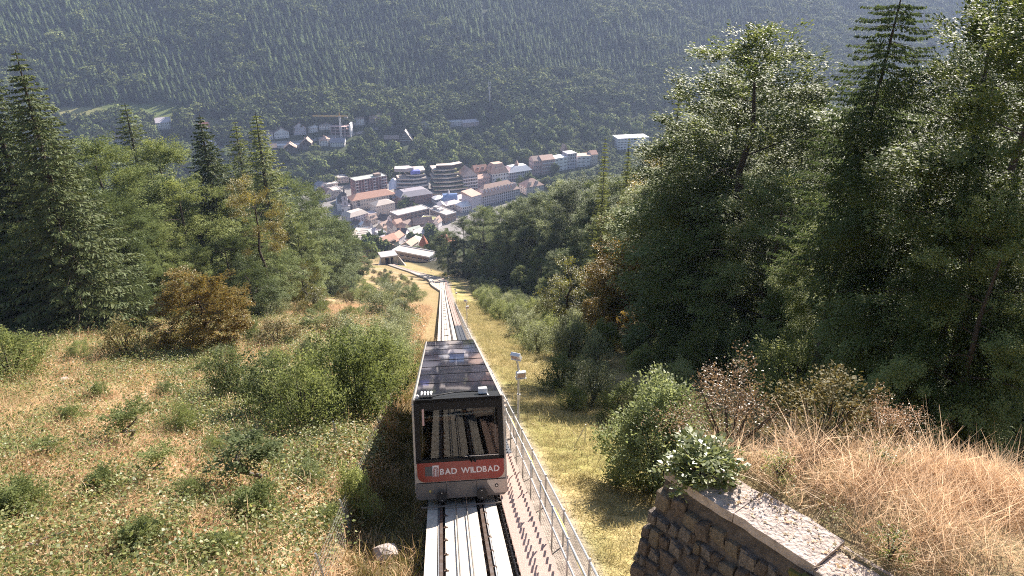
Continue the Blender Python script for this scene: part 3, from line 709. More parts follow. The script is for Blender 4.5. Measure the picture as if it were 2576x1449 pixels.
PLANTS = []                                       # (object, sort key, template) filled while planting, labelled afterwards
def plant(name, protos, x, y, H, h0, cat, tmpl, parts=TC, wid=1.0, sink=.2, **k):
    pr = protos[int(rng.integers(len(protos)))] if isinstance(protos, list) else protos
    s = H / h0
    o = planted(name, pr, parts, x, y, None, cat, None, s, None, sink, s * wid, **k)
    PLANTS.append((o, cat, tmpl)); return o
def plant_top(name, protos, u, v, y, h0, cat, tmpl, parts=TC, wid=1.0):
    x, y, g, H = top_at(u, v, y); return plant(name, protos, x, y, H, h0, cat, tmpl, parts, wid)
ORD = ['first', 'second', 'third', 'fourth', 'fifth', 'sixth', 'seventh', 'eighth', 'ninth', 'tenth', 'eleventh', 'twelfth', 'thirteenth', 'fourteenth', 'fifteenth', 'sixteenth', 'seventeenth', 'eighteenth', 'nineteenth', 'twentieth', 'twenty-first', 'twenty-second']
NUM = ['zero', 'one', 'two', 'three', 'four', 'five', 'six', 'seven', 'eight', 'nine', 'ten', 'eleven', 'twelve']
_USED = {}
def near_label(o, t):                             # a tree of the far slope is told apart by the house it stands next to
    if 'far slope' not in t and 'town roofs' not in t: return None
    pu, pv_ = proj(o.location); best = None
    for b_ in HOUSES:
        bu, bv = proj(b_.location); d_ = (bu - pu) ** 2 + (bv - pv_) ** 2
        if best is None or d_ < best[0]: best = (d_, b_, bu, bv)
    du, dv = pu - best[2], pv_ - best[3]
    rel = ('left of' if du < 0 else 'right of') if abs(du) > abs(dv) else ('above' if dv < 0 else 'below')
    k = (rel, best[1].name, 'conifer' in t); _USED[k] = _USED.get(k, 0) + 1; i = _USED[k]
    if i > 9: return None
    lab = ('' if i == 1 else ORD[i - 1] + ' ') + ('conifer ' if 'conifer' in t else 'leafy tree ') + rel + ' ' + best[1]['label']
    return lab if len(lab.split()) <= 16 else None
HOUSES = []
def label_plants():
    groups = {}
    for o, cat, t in PLANTS: groups.setdefault(t, []).append((o, cat))
    def row(lst, t, pre):
        lst.sort(key=lambda oc: proj(oc[0].location)[0])
        for i, (o, cat) in enumerate(lst):
            pos = 'leftmost' if i == 0 else 'rightmost' if i == len(lst) - 1 else ORD[i] + ' from left'
            tag(o, pre + ', ' + pos, cat, t)
    for t, lst in groups.items():
        if len(lst) == 1:
            tag(lst[0][0], t, lst[0][1]); continue
        if 'far slope' in t or 'town roofs' in t:
            rest = []
            for o, cat in lst:
                lab = near_label(o, t)
                if lab: tag(o, lab, cat, t)
                else: rest.append((o, cat))
            for o, cat in rest: tag(o, t, cat, t)
        elif len(lst) <= 22: row(lst, t, t)
        else:                                     # many alike: told apart by depth band, then from left to right
            lst.sort(key=lambda oc: oc[0].location.y); n = -(-len(lst) // 18); k = -(-len(lst) // n)
            for b_ in range(n): row(lst[b_ * k:(b_ + 1) * k], t, t + ', ' + ORD[b_] + ' row back')

# ------------------------------------------------------------------ woods on both sides of the clearing
EXCL = []
def free(x, y, d):
    for a, b_, c in EXCL:
        if (a - x) ** 2 + (b_ - y) ** 2 < (d + c) ** 2 * .25: return False
    return True
def put(name, protos, u, v, y, h0, tmpl, wid=1.0, d=5):
    o = plant_top(name, protos, u, v, y, h0, 'tree', tmpl, TC, wid); EXCL.append((o.location.x, o.location.y, d)); return o
# left, single trees one can name
put('spruce_tree', [SPRUCE[0]], 36, 118, 58, 26, 'tallest dark spruce at the left edge of the clearing', 1.55, 6)
put('spruce_tree', [SPRUCE[1]], 120, 290, 64, 26, 'shorter spruce right of the tallest one at the left edge', 1.7, 5)
put('spruce_tree', [SPRUCE[1]], -70, 90, 66, 26, 'spruce cut off by the left edge of the picture', 1.6, 5)
put('spruce_tree', [SPRUCE[1]], 500, 282, 104, 26, 'dark spruce with a bare top standing tall in the left wood', 1.7, 7)
put('spruce_tree', [SPRUCE[0]], 560, 415, 108, 26, 'lower dark spruce leaning on the tall one in the left wood', 1.7, 6)
put('larch_tree', [LARCH[0]], 312, 255, 122, 26, 'feathery larch behind the beeches in the left wood', 1.6, 6)
put('larch_tree', [LARCH[1]], 642, 280, 140, 26, 'light green larch rising right of the dark spruces', 1.8, 6)
put('larch_tree', [LARCH[0]], 590, 300, 150, 26, 'slim larch half hidden behind the light green larch', 1.3, 5)
put('maple_tree', GOLD, 628, 432, 96, 20, 'golden autumn maple in front of the larches', .7, 4)
for u, v, y in ((30, 440, 66), (130, 405, 74), (225, 345, 88), (395, 335, 112), (440, 430, 96), (300, 520, 84), (160, 560, 68), (20, 620, 60), (330, 600, 78), (560, 590, 92), (700, 430, 168), (770, 470, 190), (745, 560, 140), (835, 545, 210), (880, 585, 262), (660, 590, 128), (800, 620, 190), (480, 620, 88), (690, 640, 120), (60, 560, 62), (250, 480, 80), (380, 560, 84), (420, 660, 80), (560, 470, 118), (610, 540, 104), (740, 500, 178), (110, 680, 58), (230, 650, 66)):
    put('beech_tree', BEECH, u, v, y, 20, 'green beech edging the left wood', rng.uniform(.95, 1.25), 7)
put('oak_tree', ORANGE, 478, 660, 44.5, 7, 'small orange oak standing alone in the left meadow', 1.15, 10)
put('young_tree', [SMALLT[0]], 618, 640, 88, 7, 'young green tree at the upper edge of the left meadow', .9, 6)
put('young_tree', [SMALLT[1]], 757, 655, 108, 7, 'young yellow green round tree beyond the left meadow', .95, 6)
put('young_tree', [SMALLT[0]], 330, 690, 60, 7, 'young tree with a pale forked trunk at the left wood edge', .8, 5)
def wood(n, y0, y1, lo, hi, H0, H1, name, protos, h0, tmpl, d, side, seed, wid=(.9, 1.2), skip=None, fill=False):
    r = np.random.default_rng(seed); k = 0; tries = 0
    while k < n and tries < n * 40:
        tries += 1
        y = y0 + (y1 - y0) * r.uniform() ** .9; xr = r.uniform(lo, hi); x = float(xt(y)) + side * xr
        if y > 280: x = float(xt(280)) - .105 * (y - 280) + side * xr
        u, v = proj((x, y, Gs(x, y)))
        if u < -260 or u > 2860 or not free(x, y, d): continue
        H = r.uniform(H0, H1)
        if fill:
            d_ = ray(u, crest(u) + r.uniform(2, 46)); H = float(np.clip(d_.z * y / d_.y - Gs(x, y), H0, H1))
        if side > 0 and y < 230 and xr < 46: H = min(H, 6 + max(0, xr - 20) * 1.0)
        if skip and skip(x, y, H): continue
        plant(name, protos, x, y, H, h0, 'tree', tmpl, TC, r.uniform(*wid)); EXCL.append((x, y, d)); k += 1
def crest(u): return float(np.interp(u, [0, 330, 500, 700, 790, 870, 905, 920, 1095, 1130, 1230, 1380, 1500, 1620, 1800, 1900, 2600], [330, 340, 420, 455, 475, 540, 640, 720, 720, 550, 502, 455, 415, 350, 200, 60, -400]))
def hides_town(x, y, H):                          # keep the view of the town and of the lower station open
    u, v = proj((x, y, Gs(x, y) + H)); return v < crest(u)
wood(66, 64, 380, 43, 120, 13, 23, 'beech_tree', BEECH, 20, 'beech deep in the left wood', 7.5, -1, 5, skip=hides_town, fill=True)
wood(8, 110, 330, 46, 120, 18, 24, 'spruce_tree', SPRUCE, 26, 'dark spruce among the beeches far back in the left wood', 7, -1, 6, skip=hides_town)
wood(12, 120, 390, 40, 62, 6, 10, 'young_tree', SMALLT, 7, 'young tree along the lower edge of the left wood', 5, -1, 8, skip=hides_town)
# right
put('larch_tree', BIGLARCH, 2255, -110, 31, 30, 'big leaning larch with a bare lower trunk in the right wood', 1.0, 6)
for u, v, y in ((1925, 60, 50), (1875, 165, 58), (2040, 260, 62), (2570, -90, 27), (2680, -60, 23), (2400, 260, 42), (2120, 520, 34), (2500, 420, 22), (1780, 300, 66), (1700, 400, 84), (1620, 470, 96), (1985, 430, 42), (2260, 560, 28), (2560, 480, 20), (1840, 480, 50), (2330, 420, 48)):
    put('beech_tree', BEECH, u, v, y, 20, 'tall beech fronting the right wood', rng.uniform(.9, 1.15) * (.8 if y < 40 else 1), 5)
wood(34, 40, 210, 48, 115, 25, 31, 'beech_tree', BEECH, 20, 'tall beech deep inside the right wood', 8, 1, 29, (.8, 1.0), hides_town)  # tall trees added on the sun side to shade the wood's front
put('larch_tree', [LARCH[1]], 1715, 178, 98, 26, 'slender larch at the crest of the right wood', .75, 5)
put('larch_tree', [LARCH[0]], 1524, 342, 122, 26, 'left of the two larches standing before the white hotel', .6, 7)
put('larch_tree', [LARCH[1]], 1584, 338, 114, 26, 'right of the two larches standing before the white hotel', .6, 7)
put('maple_tree', YELLOW, 1690, 345, 108, 20, 'yellowing broad tree near the crest of the right wood', .9, 6)
put('maple_tree', [SMALLT[1]], 1432, 632, 70, 7, 'yellow maple at the sunny edge of the right wood', .75, 5)
put('maple_tree', ORANGE, 1560, 590, 62, 7, 'brownish maple in the shade of the right wood', .7, 5)
for u, v, y in ((1125, 575, 330), (1165, 545, 318), (1215, 520, 300), (1270, 520, 282), (1320, 512, 255), (1372, 478, 225), (1430, 455, 205), (1480, 440, 188), (1545, 450, 150), (1650, 380, 128)):
    put('beech_tree', BEECH, u, v, y, 20, 'tall beech on the right crest above the town', rng.uniform(.95, 1.15), 6)
wood(40, 30, 150, 20, 70, 18, 27, 'beech_tree', BEECH, 20, 'beech in the dark right wood', 6.5, 1, 9, (.75, 1.0), hides_town)
wood(64, 150, 345, 22, 80, 14, 34, 'beech_tree', BEECH, 20, 'beech in the lower right wood', 7, 1, 19, (.75, 1.0), hides_town, True)
wood(14, 60, 330, 24, 80, 20, 27, 'spruce_tree', SPRUCE, 26, 'dark spruce between the beeches of the right wood', 6, 1, 10, (.9, 1.1), hides_town)
# ------------------------------------------------------------------ town
def wallm(name, c, c2=None): return mat(name, c, .85, col2=c2 or tuple(x * .86 for x in c), scale=.35)
W_white = wallm('white render', (.80, .76, .75)); W_cream = wallm('cream render', (.70, .60, .52)); W_pink = wallm('pink render', (.58, .40, .37)); W_lilac = wallm('pale lilac render', (.60, .54, .58))
W_red = wallm('red brown cladding', (.30, .13, .12)); W_brick = wallm('brick wall', (.34, .20, .18)); W_brown = wallm('brown wall', (.30, .22, .18)); W_grey = wallm('grey concrete wall', (.46, .42, .41)); W_sand = wallm('sandstone wall', (.52, .43, .33)); W_timber = wallm('dark timber', (.10, .065, .05))
R_orange = mat('orange tiles', (.54, .30, .21), .85, col2=(.44, .24, .17), scale=.6); R_salmon = mat('salmon tiles', (.58, .385, .295), .85, col2=(.49, .32, .245), scale=.6)
R_brown = mat('brown tiles', (.41, .29, .24), .85, col2=(.32, .225, .185), scale=.6); R_dark = mat('dark slates', (.075, .06, .06), .6, col2=(.11, .09, .085), scale=.8); R_slate = mat('grey slates', (.34, .30, .33), .6, col2=(.28, .25, .27), scale=.5)
R_pale = mat('pale flat roof', (.56, .47, .41), .9, col2=(.47, .40, .35), scale=.3); R_green = mat('greenish roof', (.50, .52, .44), .8, col2=(.42, .45, .38), scale=.2); R_white = mat('white metal roof', (.80, .76, .76), .5); R_lilac = mat('lilac grey roof', (.56, .49, .50), .7, col2=(.48, .42, .43), scale=.4)
R_moss = mat('planted roof', (.24, .24, .09), .95, col2=(.34, .30, .14), scale=.5); R_redt = mat('bright red tiles', (.50, .19, .115), .8, col2=(.38, .13, .08), scale=1.2)
M_pane = mat('window glass', (.03, .035, .045), .12, spec=.6); M_frame = mat('window frame', (.66, .62, .62), .6); M_bal = mat('balcony white', (.70, .66, .66), .7); M_chim = wallm('chimney brick', (.30, .18, .15))
def win_mesh(w, h, frame=.1, arch=False):
    m = MB(); m.box(-w/2, w/2, -.07, .02, 0, h, M_frame); m.box(-w/2 + frame, w/2 - frame, -.09, -.065, frame, h - frame, M_pane); m.box(-w/2 - .06, w/2 + .06, -.16, .0, -.1, 0, M_frame)
    if arch:
        pts = [(w/2 * math.cos(a), h + w/2 * math.sin(a)) for a in np.linspace(0, math.pi, 7)]
        m.add([(x, -.05, z) for x, z in pts] + [(x, .02, z) for x, z in pts], [tuple(range(7))], M_pane)
    return m.mesh('window')
WIN = {'std': win_mesh(1.2, 1.6), 'big': win_mesh(1.7, 1.9), 'band': win_mesh(3.2, 1.3), 'small': win_mesh(.9, 1.1), 'arch': win_mesh(1.8, 2.2, .12, True), 'dark': win_mesh(1.5, 2.1, .05)}
mb = MB(); mb.box(-1.5, 1.5, -1.2, 0, -.15, 0, M_bal); mb.box(-1.5, 1.5, -1.2, -1.12, 0, .95, M_bal); BALC = mb.mesh('balcony')
cam_xy = Vector((0, 0))
def roof_mesh(kind_, w, d, h, rh, m, ov=.45, wallm_=None, inset=.5):
    mb = MB(); x0, x1, y0, y1 = -ov, w + ov, -ov, d + ov
    if kind_ == 'flat':
        mb.box(x0 + ov - .15, x1 - ov + .15, y0 + ov - .15, y1 - ov + .15, h, h + .25, m)
    elif kind_ == 'gx':
        yc = d / 2
        mb.add([(x0, y0, h - .1), (x1, y0, h - .1), (x1, yc, h + rh), (x0, yc, h + rh), (x0, y1, h - .1), (x1, y1, h - .1)], [(0, 1, 2, 3), (3, 2, 5, 4)], m)
        mb.add([(x0, y0, h - .35), (x1, y0, h - .35), (x1, yc, h + rh - .25), (x0, yc, h + rh - .25), (x0, y1, h - .35), (x1, y1, h - .35)], [(3, 2, 1, 0), (4, 5, 2, 3)], m)
        o = len(mb.V) - 12
        for a, b_ in ((0, 1), (4, 5)): mb.face((o + a, o + b_, o + b_ + 6, o + a + 6), m)
        for a in ((0, 3), (3, 4), (1, 2), (2, 5)): mb.face((o + a[0], o + a[1], o + a[1] + 6, o + a[0] + 6), m)
    elif kind_ == 'gy':
        xc = w / 2
        mb.add([(x0, y0, h - .1), (x0, y1, h - .1), (xc, y1, h + rh), (xc, y0, h + rh), (x1, y0, h - .1), (x1, y1, h - .1)], [(0, 3, 2, 1), (3, 4, 5, 2)], m)
        mb.add([(x0, y0, h - .4), (x0, y1, h - .4), (xc, y1, h + rh - .3), (xc, y0, h + rh - .3), (x1, y0, h - .4), (x1, y1, h - .4)], [(1, 2, 3, 0), (2, 5, 4, 3)], m)
        o = len(mb.V) - 12
        for a in ((0, 3), (3, 4), (1, 2), (2, 5), (0, 1), (4, 5)): mb.face((o + a[0], o + a[1], o + a[1] + 6, o + a[0] + 6), m)
    elif kind_ in ('hip', 'mansard'):
        e = d / 2 * (1.0 if kind_ == 'hip' else inset); e2 = d / 2 if kind_ == 'hip' else d / 2 * inset
        e = min(e, w / 2 - .01)
        t = [(x0 + e + ov, y0 + e2 + ov, h + rh), (x1 - e - ov, y0 + e2 + ov, h + rh), (x1 - e - ov, y1 - e2 - ov, h + rh), (x0 + e + ov, y1 - e2 - ov, h + rh)]
        mb.add([(x0, y0, h), (x1, y0, h), (x1, y1, h), (x0, y1, h)] + t, [(0, 1, 5, 4), (1, 2, 6, 5), (2, 3, 7, 6), (3, 0, 4, 7), (4, 5, 6, 7), (3, 2, 1, 0)], m)
        mb.box(x0, x1, y0, y1, h - .3, h - .002, m)
    elif kind_ == 'shed':
        mb.add([(x0, y0, h), (x1, y0, h), (x1, y1, h + rh), (x0, y1, h + rh), (x0, y0, h - .3), (x1, y0, h - .3), (x1, y1, h - .3), (x0, y1, h - .3)], [(0, 1, 2, 3), (4, 5, 1, 0), (5, 6, 2, 1), (6, 7, 3, 2), (7, 4, 0, 3), (7, 6, 5, 4)], m)
    return mb
BUILT = []
def building(name, label, Lp, Rp, depth, h, roof, rh, wm, rm, nf=3, nw=5, win='std', cat='house', group=None, sides=True, chim=1, dorm=0, balc=False, gap=.8, scale_px=True, rim=None, base=6.0, wins=True, z=None, ov=.45):
    A = hit(*Lp) if len(Lp) == 2 else Vector(Lp); B = hit(*Rp) if len(Rp) == 2 else Vector(Rp)
    w = math.hypot(B.x - A.x, B.y - A.y); rz = math.atan2(B.y - A.y, B.x - A.x)
    cx, cy = (A.x + B.x) / 2, (A.y + B.y) / 2
    zb = min(A.z, B.z) if z is None else z
    o = empty(name, (A.x, A.y, zb), rz); tag(o, label, cat, group)
    m = MB(); m.box(0, w, 0, depth, -base, h, wm)
    if roof == 'gx': m.add([(0, 0, h), (0, depth, h), (0, depth/2, h + rh * .93), (w, 0, h), (w, depth, h), (w, depth/2, h + rh * .93)], [(0, 2, 1), (3, 4, 5), (0, 3, 5, 2), (1, 2, 5, 4)], wm)
    if roof == 'gy': m.add([(0, 0, h), (w, 0, h), (w/2, 0, h + rh * .93), (0, depth, h), (w, depth, h), (w/2, depth, h + rh * .93)], [(0, 1, 2), (3, 5, 4), (0, 2, 5, 3), (1, 4, 5, 2)], wm)
    m.build('wall', o)
    ro = roof_mesh(roof, w, depth, h, rh, rm, ov).build('roof', o)
    if roof == 'flat' and rim is not None:
        m = MB(); q = .3
        for x0, x1, y0, y1 in ((-.3, w + .3, -.3, q - .3), (-.3, w + .3, depth + .3 - q, depth + .3), (-.3, q - .3, q - .3, depth + .3 - q), (w + .3 - q, w + .3, q - .3, depth + .3 - q)): m.box(x0, x1, y0, y1, h - .1, h + .7, rim)
        m.build('parapet', ro)
    for i in range(chim):
        m = MB(); xx = w * (.3 + .4 * i); yy = depth * .62; zz = h + (rh * .75 if roof != 'flat' else .2); m.box(xx - .4, xx + .4, yy - .4, yy + .4, zz - 1.5, zz + 1.6, M_chim); m.build('chimney', ro)
    for i in range(dorm):
        xx = w * (i + .8) / (dorm + .6); m = MB(); y0_ = depth * .12
        m.box(xx - .9, xx + .9, y0_, depth * .42, h + .1, h + rh * .62, wm); m.box(xx - 1.1, xx + 1.1, y0_ - .3, depth * .46, h + rh * .62 + .003, h + rh * .62 + .2, R_dark if rm is not R_dark else R_brown); dm = m.build('dormer', ro)
        inst('window', WIN['small'], dm, (xx, y0_ - .02, h + .25))
    if wins:
        fh = h / nf
        def col(n, ln): return [ln * (i + .5) / n for i in range(n)]
        wme = WIN[win]; ws = min(1.0, fh / 2.6, (w / max(nw, 1)) / (1.6 if win != 'band' else 4.0))
        for f in range(nf):
            zz = f * fh + fh * .25
            for xx in col(nw, w):
                inst('window', wme, o, (xx, -.025, zz), (0, 0, 0), ws)
                if balc and f > 0: inst('balcony', BALC, o, (xx, -.05, f * fh + .05), (0, 0, 0), (ws, ws, ws))
        if sides:
            ns = max(1, int(depth / (w / max(nw, 1)) + .2))
            for sgn in (0, 1):
                nx = Vector((math.cos(rz), math.sin(rz))) * (1 if sgn else -1); c = Vector((A.x, A.y)) if not sgn else Vector((B.x, B.y))
                if nx.dot(-c) / c.length < .04: continue
                for f in range(nf):
                    for yy in col(ns, depth): inst('window', wme, o, (w + .025 if sgn else -.025, yy, f * fh + fh * .25), (0, 0, math.pi/2 if sgn else -math.pi/2), ws)
    BUILT.append((cx, cy, max(w, depth))); HOUSES.append(o)
    return o, w
def C2(x, y): return (740.6 + .325 * x, 354.2 + .325 * y)
def C5(x, y): return (850 + .11557 * x, 502.3 + .11557 * y)
def C6(x, y): return (644 + .10667 * x, 257.6 + .10667 * y)
def C7(x, y): return (869.4 + .15 * x, 193.2 + .15 * y)
def C8(x, y): return (289.8 + .1511 * x, 244.7 + .1511 * y)
def C4(x, y): return (1320 + .1375 * x, 341.3 + .1375 * y)

# red hotel block
o, w = building('hotel_block', 'red brown hotel block with white balconies and pale flat roof', C2(483, 445), C2(722, 402), 15, 20, 'flat', 0, W_red, R_green, 6, 11, 'dark', 'hotel', chim=0, rim=W_grey)
for f in range(6):
    for i in (0, 3, 6, 9, 10): inst('balcony', BALC, o, (w * (i + .5) / 11, -.06, f * 20 / 6 + .2), (0, 0, 0), (w / 11 / 3.1, 1, 1))
for i in range(12):
    m = MB(); m.box(w * i / 11 - .14, w * i / 11 + .14, -.3, -.002, -3, 20, M_bal); m.build('pilaster', o)
m = MB(); m.box(w * .66, w * .86, 3, 9, 20.25, 23.2, W_brown); m.build('roof_house', o)
# long bath hotel with hipped orange roof
o, w = building('bath_hotel', 'long cream hotel with hipped orange tiled roof and arched windows', C2(458, 545), C2(790, 487), 17, 11.5, 'hip', 5.0, W_cream, R_orange, 3, 17, 'std', 'hotel', chim=0)
for xx in (.13, .87):
    inst('window', WIN['arch'], o, (w * xx, -.1, 4.2), (0, 0, 0), 2.1)
# church
A = hit(*C2(401, 556)); ch = empty('church', A, R_(14)); tag(ch, 'baroque church with pale tower, stepped belfry and dark pointed dome', 'church')
m = MB(); m.box(-4.6, 4.6, -3, 8, -5, 7.5, W_white); m.build('front', ch)
m = MB(); m.box(-4.9, 4.9, -3.3, 8.3, 7.5, 8.1, W_grey); m.build('cornice', ch)
m = MB(); m.box(-3.3, 2.7, -2.6, 3.4, 8.1, 18.5, W_lilac); tw = m.build('tower', ch)
m = MB(); m.box(-3.7, 3.1, -3.0, 3.8, 14, 14.6, W_grey); m.box(-3.6, 3.0, -2.9, 3.7, 18.5, 19.2, W_grey); m.build('ledge', tw)
for zz in (9.5, 15.2): inst('window', WIN['arch'], tw, (-.3, -2.66, zz), (0, 0, 0), .9)
for xx in (-3.2, 3.2): inst('window', WIN['arch'], ch, (xx, -3.06, 2.0), (0, 0, 0), 1)
m = MB(); m.tube([(-.3, .4, 19.2), (-.3, .4, 20.4), (-.3, .4, 22.4), (-.3, .4, 23.4), (-.3, .4, 25.0), (-.3, .4, 27.5)], [3.3, 3.2, 2.2, 1.0, .9, .12], R_dark, 8); m.build('dome', tw)
m = MB(); m.box(-9, -3.4, 6, 30, -5, 8, W_white); ro_ = roof_mesh('gy', 12, 24, 8, 7, R_dark); nv = m.build('nave', ch)
rr_ = ro_.build('nave_roof', ch); rr_.location = (-8, 8.5, 0)
# pale town blocks in front
building('town_house', 'pale four storey block with dark left roof slope below the church', C2(438, 672), C2(578, 636), 15, 11, 'mansard', 3.4, W_lilac, R_pale, 4, 7, 'std', 'house', chim=0)
building('town_house', 'pale block with white roof lantern facing the long orange roof', C2(640, 592), C2(782, 560), 14, 12, 'hip', 3.6, W_cream, R_pale, 4, 8, 'small', 'house', chim=0)
building('town_house', 'small cream flat block attached left of the lantern house', C2(575, 618), C2(640, 606), 10, 6.5, 'flat', 0, W_sand, R_lilac, 2, 3, 'std', 'house', chim=0)
o, w = building('spa_block', 'long flat roofed brown block with white parapet', C2(806, 650), C2(1048, 594), 15, 10, 'flat', 0, W_brown, R_pale, 3, 8, 'band', 'building', chim=0, rim=W_white)
o, w = building('spa_wing', 'dark flat roofed wing running right from the long brown block', C2(1052, 594), C2(1178, 640), 13, 9, 'flat', 0, W_brown, R_pale, 2, 5, 'band', 'building', chim=0, rim=W_white)
m = MB(); m.box(1, 7, 3, 8, 9.2, 12, W_grey); m.box(8, 13, 3, 8, 9.2, 11.2, W_white); m.build('roof_plant', o)
building('bath_palace', 'brick walled palace with broad grey slate roof behind the trees', C2(826, 520), C2(1074, 480), 24, 11, 'mansard', 4.5, W_brick, R_slate, 3, 13, 'std', 'palace', chim=1)
building('bath_palace', 'low brick annex with pale skylight roof left of the slate roof', C2(772, 500), C2(826, 490), 14, 8, 'hip', 2.2, W_brick, R_slate, 2, 3, 'std', 'building', chim=0)
# terraced clinic on the slope: two stacks of bent floors, each floor its own part
A = hit(*C2(1190, 432)); tc = empty('terraced_clinic', A, R_(16)); tag(tc, 'stepped terrace building with planted roofs and dark glazed floors', 'building')
def bent(x0, x1, y0, d, bend):
    xm = (x0 + x1) / 2; return [(x0, y0 + bend), (xm, y0), (x1, y0 + bend * .8), (x1 + .5, y0 + d), (x0 - .5, y0 + d)]
W_terr = wallm('terrace concrete', (.62, .55, .48)); 
for i in range(7):
    z0 = i * 3.7; x0, x1 = -17 + i * .9, 26 - i * 1.7; y0 = i * 3.4
    m = MB(); m.prism(bent(x0 + 1.2, x1 - 1.2, y0 + 2.2, 22, 3), z0 - (6 if i == 0 else 0), z0 + 2.0, M_pane); m.build('glazed_floor', tc)
    m = MB(); m.prism(bent(x0 + (1.5 if i % 2 else 0), x1 - (0 if i % 2 else 2), y0, 24.2, 4.4), z0 + 2.003, z0 + 3.7, W_terr, R_moss if i in (1, 2, 5) else R_pale); m.build('terrace', tc)
    m = MB(); m.prism(bent(x0 + .2, x1 - .2, y0 + .2, 1.2, 3.4), z0 + 3.703, z0 + 4.0, R_moss); m.build('planter', tc)
for i in range(6):
    z0 = 4 + i * 3.7; x0, x1 = -57 + i * 1.6 + (8 if i > 3 else 0), -18 - i * .5; y0 = 10 + i * 2.6
    m = MB(); m.prism(bent(x0 + 1.2, x1 - .6, y0 + 2, 20, 3.5), z0 - (8 if i == 0 else 0), z0 + 2.0, M_pane); m.build('glazed_floor', tc)
    m = MB(); m.prism(bent(x0, x1 - (0 if i % 2 else 2), y0, 22, 4.6), z0 + 2.003, z0 + 3.6, W_terr, R_pale if i != 4 else R_moss); m.build('terrace', tc)
m = MB(); m.prism([(-8, 26), (10, 23), (24, 30), (22, 38), (8, 33), (-6, 34)], 26, 30.2, W_timber, R_pale); m.build('roof_pavilion', tc)
m = MB(); m.prism([(-56, 26), (-44, 22), (-34, 26), (-38, 36), (-54, 37)], 26.3, 30, W_grey, R_lilac); m.build('roof_pavilion', tc)
m = MB(); m.box(-38, -27, 23, 30, 22.4, 26.4, mat('blue awning', (.16, .18, .55), .5)); m.build('awning', tc)
# white tensile tent
A = hit(*C2(830, 408)); tent = empty('tensile_tent', A, R_(6)); tag(tent, 'white stretched membrane tent roof with a high left peak', 'tent')
N1, N2 = 16, 10; V = []; Q = []
for i in range(N1 + 1):
    a = i / N1
    for j in range(N2 + 1):
        b_ = j / N2; x_ = -14 + 40 * a; pk = math.exp(-((a - .15) / .2) ** 2)
        wd = 7 + 7 * pk + 3 * a * a
        y_ = (b_ - .5) * 2 * wd * (.55 + .45 * abs(2 * a - .7))
        z_ = 5 + 14 * pk * (1 - abs(2 * b_ - 1) ** .8 * .75) + 3 * a * a - 3.0 * (1 - abs(2 * b_ - 1)) * (a > .35) * math.sin(math.pi * (a - .35) / .65)
        V.append((x_, y_, z_))
for i in range(N1):
    for j in range(N2): k = i * (N2 + 1) + j; Q.append((k, k + 1, k + N2 + 2, k + N2 + 1))
me = np_mesh('membrane', V, Q, mats=(mat('white membrane', (.82, .79, .82), .6),), smooth=True); inst('membrane', me, tent)
for px, py, pz in ((-8, 0, 19.5), (26, -6, 8), (26, 6, 8), (-14, -9, 5), (-14, 9, 5)):
    m = MB(); m.tube([(px, py, -4), (px, py, pz)], .3, W_white, 6); m.build('mast', tent)
m = MB(); m.tube([(22, -5, 0), (22, -5, 6.5)], 3.2, W_grey, 12); m.build('round_kiosk', tent)
# row along the right: half timbered house and its neighbours
o, w = building('timbered_house', 'tall half timbered house with broad front gable in the right row', C2(1308, 398), C2(1420, 382), 18, 19, 'gy', 8, W_grey, R_salmon, 5, 6, 'dark', 'house', chim=1, balc=True)
for i in range(5):
    m = MB(); m.box(0, w, -.25, -.002, 3.5 * i + 3.2, 3.5 * i + 3.5, W_timber); m.build('timber_beam', o)
building('town_house', 'small pink house with salmon roof right of the half timbered one', C2(1424, 372), C2(1516, 350), 12, 12, 'gx', 3.2, W_pink, R_salmon, 3, 6, 'std')
building('town_house', 'dark gabled house with orange roof behind the small pink one', C2(1400, 340), C2(1500, 325), 14, 16, 'gx', 6, W_brown, R_orange, 3, 4, 'std', dorm=2)
A = hit(*C2(1512, 330)); tt = empty('round_tower', A); tag(tt, 'slim stair tower with pointed reddish roof beside the hipped villa', 'tower')
m = MB(); m.tube([(0, 0, -4), (0, 0, 17)], 2.6, W_sand, 10); m.build('wall', tt); m = MB(); m.tube([(0, 0, 17), (0, 0, 24)], [3.2, .05], R_brown, 10); m.build('roof', tt)
building('hip_villa', 'tall white villa with steep hipped pale roof in the right row', C2(1533, 345), C2(1657, 322), 20, 14, 'mansard', 10, W_white, R_salmon, 3, 6, 'big', 'villa', chim=0, dorm=2)
o, w = building('white_roof_hall', 'long grey hall with bright white roof in the right row', C2(1664, 318), C2(1838, 286), 20, 11, 'mansard', 5.5, W_lilac, R_white, 3, 12, 'dark', 'building', chim=0)
m = MB(); m.tube([(w * .5, 10, 14), (w * .5, 10, 16), (w * .5, 10, 23)], [4.5, 4.2, .1], R_brown, 4); m.build('spire', o)
building('row_house', 'pink row house at the left of the far row', C2(1850, 268), C2(1912, 260), 16, 18, 'gx', 4.5, W_pink, R_brown, 4, 4, 'std', chim=1)
building('row_house', 'rosy row house with balconies right of the pink one', C2(1915, 262), C2(2012, 246), 16, 18, 'gx', 4.5, W_pink, R_salmon, 4, 6, 'std', balc=True)
building('row_house', 'white modern house with long window bands in the far row', C2(2014, 243), C2(2112, 222), 15, 17, 'flat', 0, W_white, R_white, 4, 3, 'band', chim=0)
building('row_house', 'white stepped house with dark centre recess in the far row', C2(2114, 222), C2(2182, 212), 15, 20, 'flat', 0, W_lilac, R_white, 5, 4, 'dark', chim=0)
building('row_house', 'pale flat house with salmon roof edge near the end of the far row', C2(2186, 205), C2(2290, 196), 16, 14, 'flat', 0, W_white, R_salmon, 3, 3, 'band', chim=0)
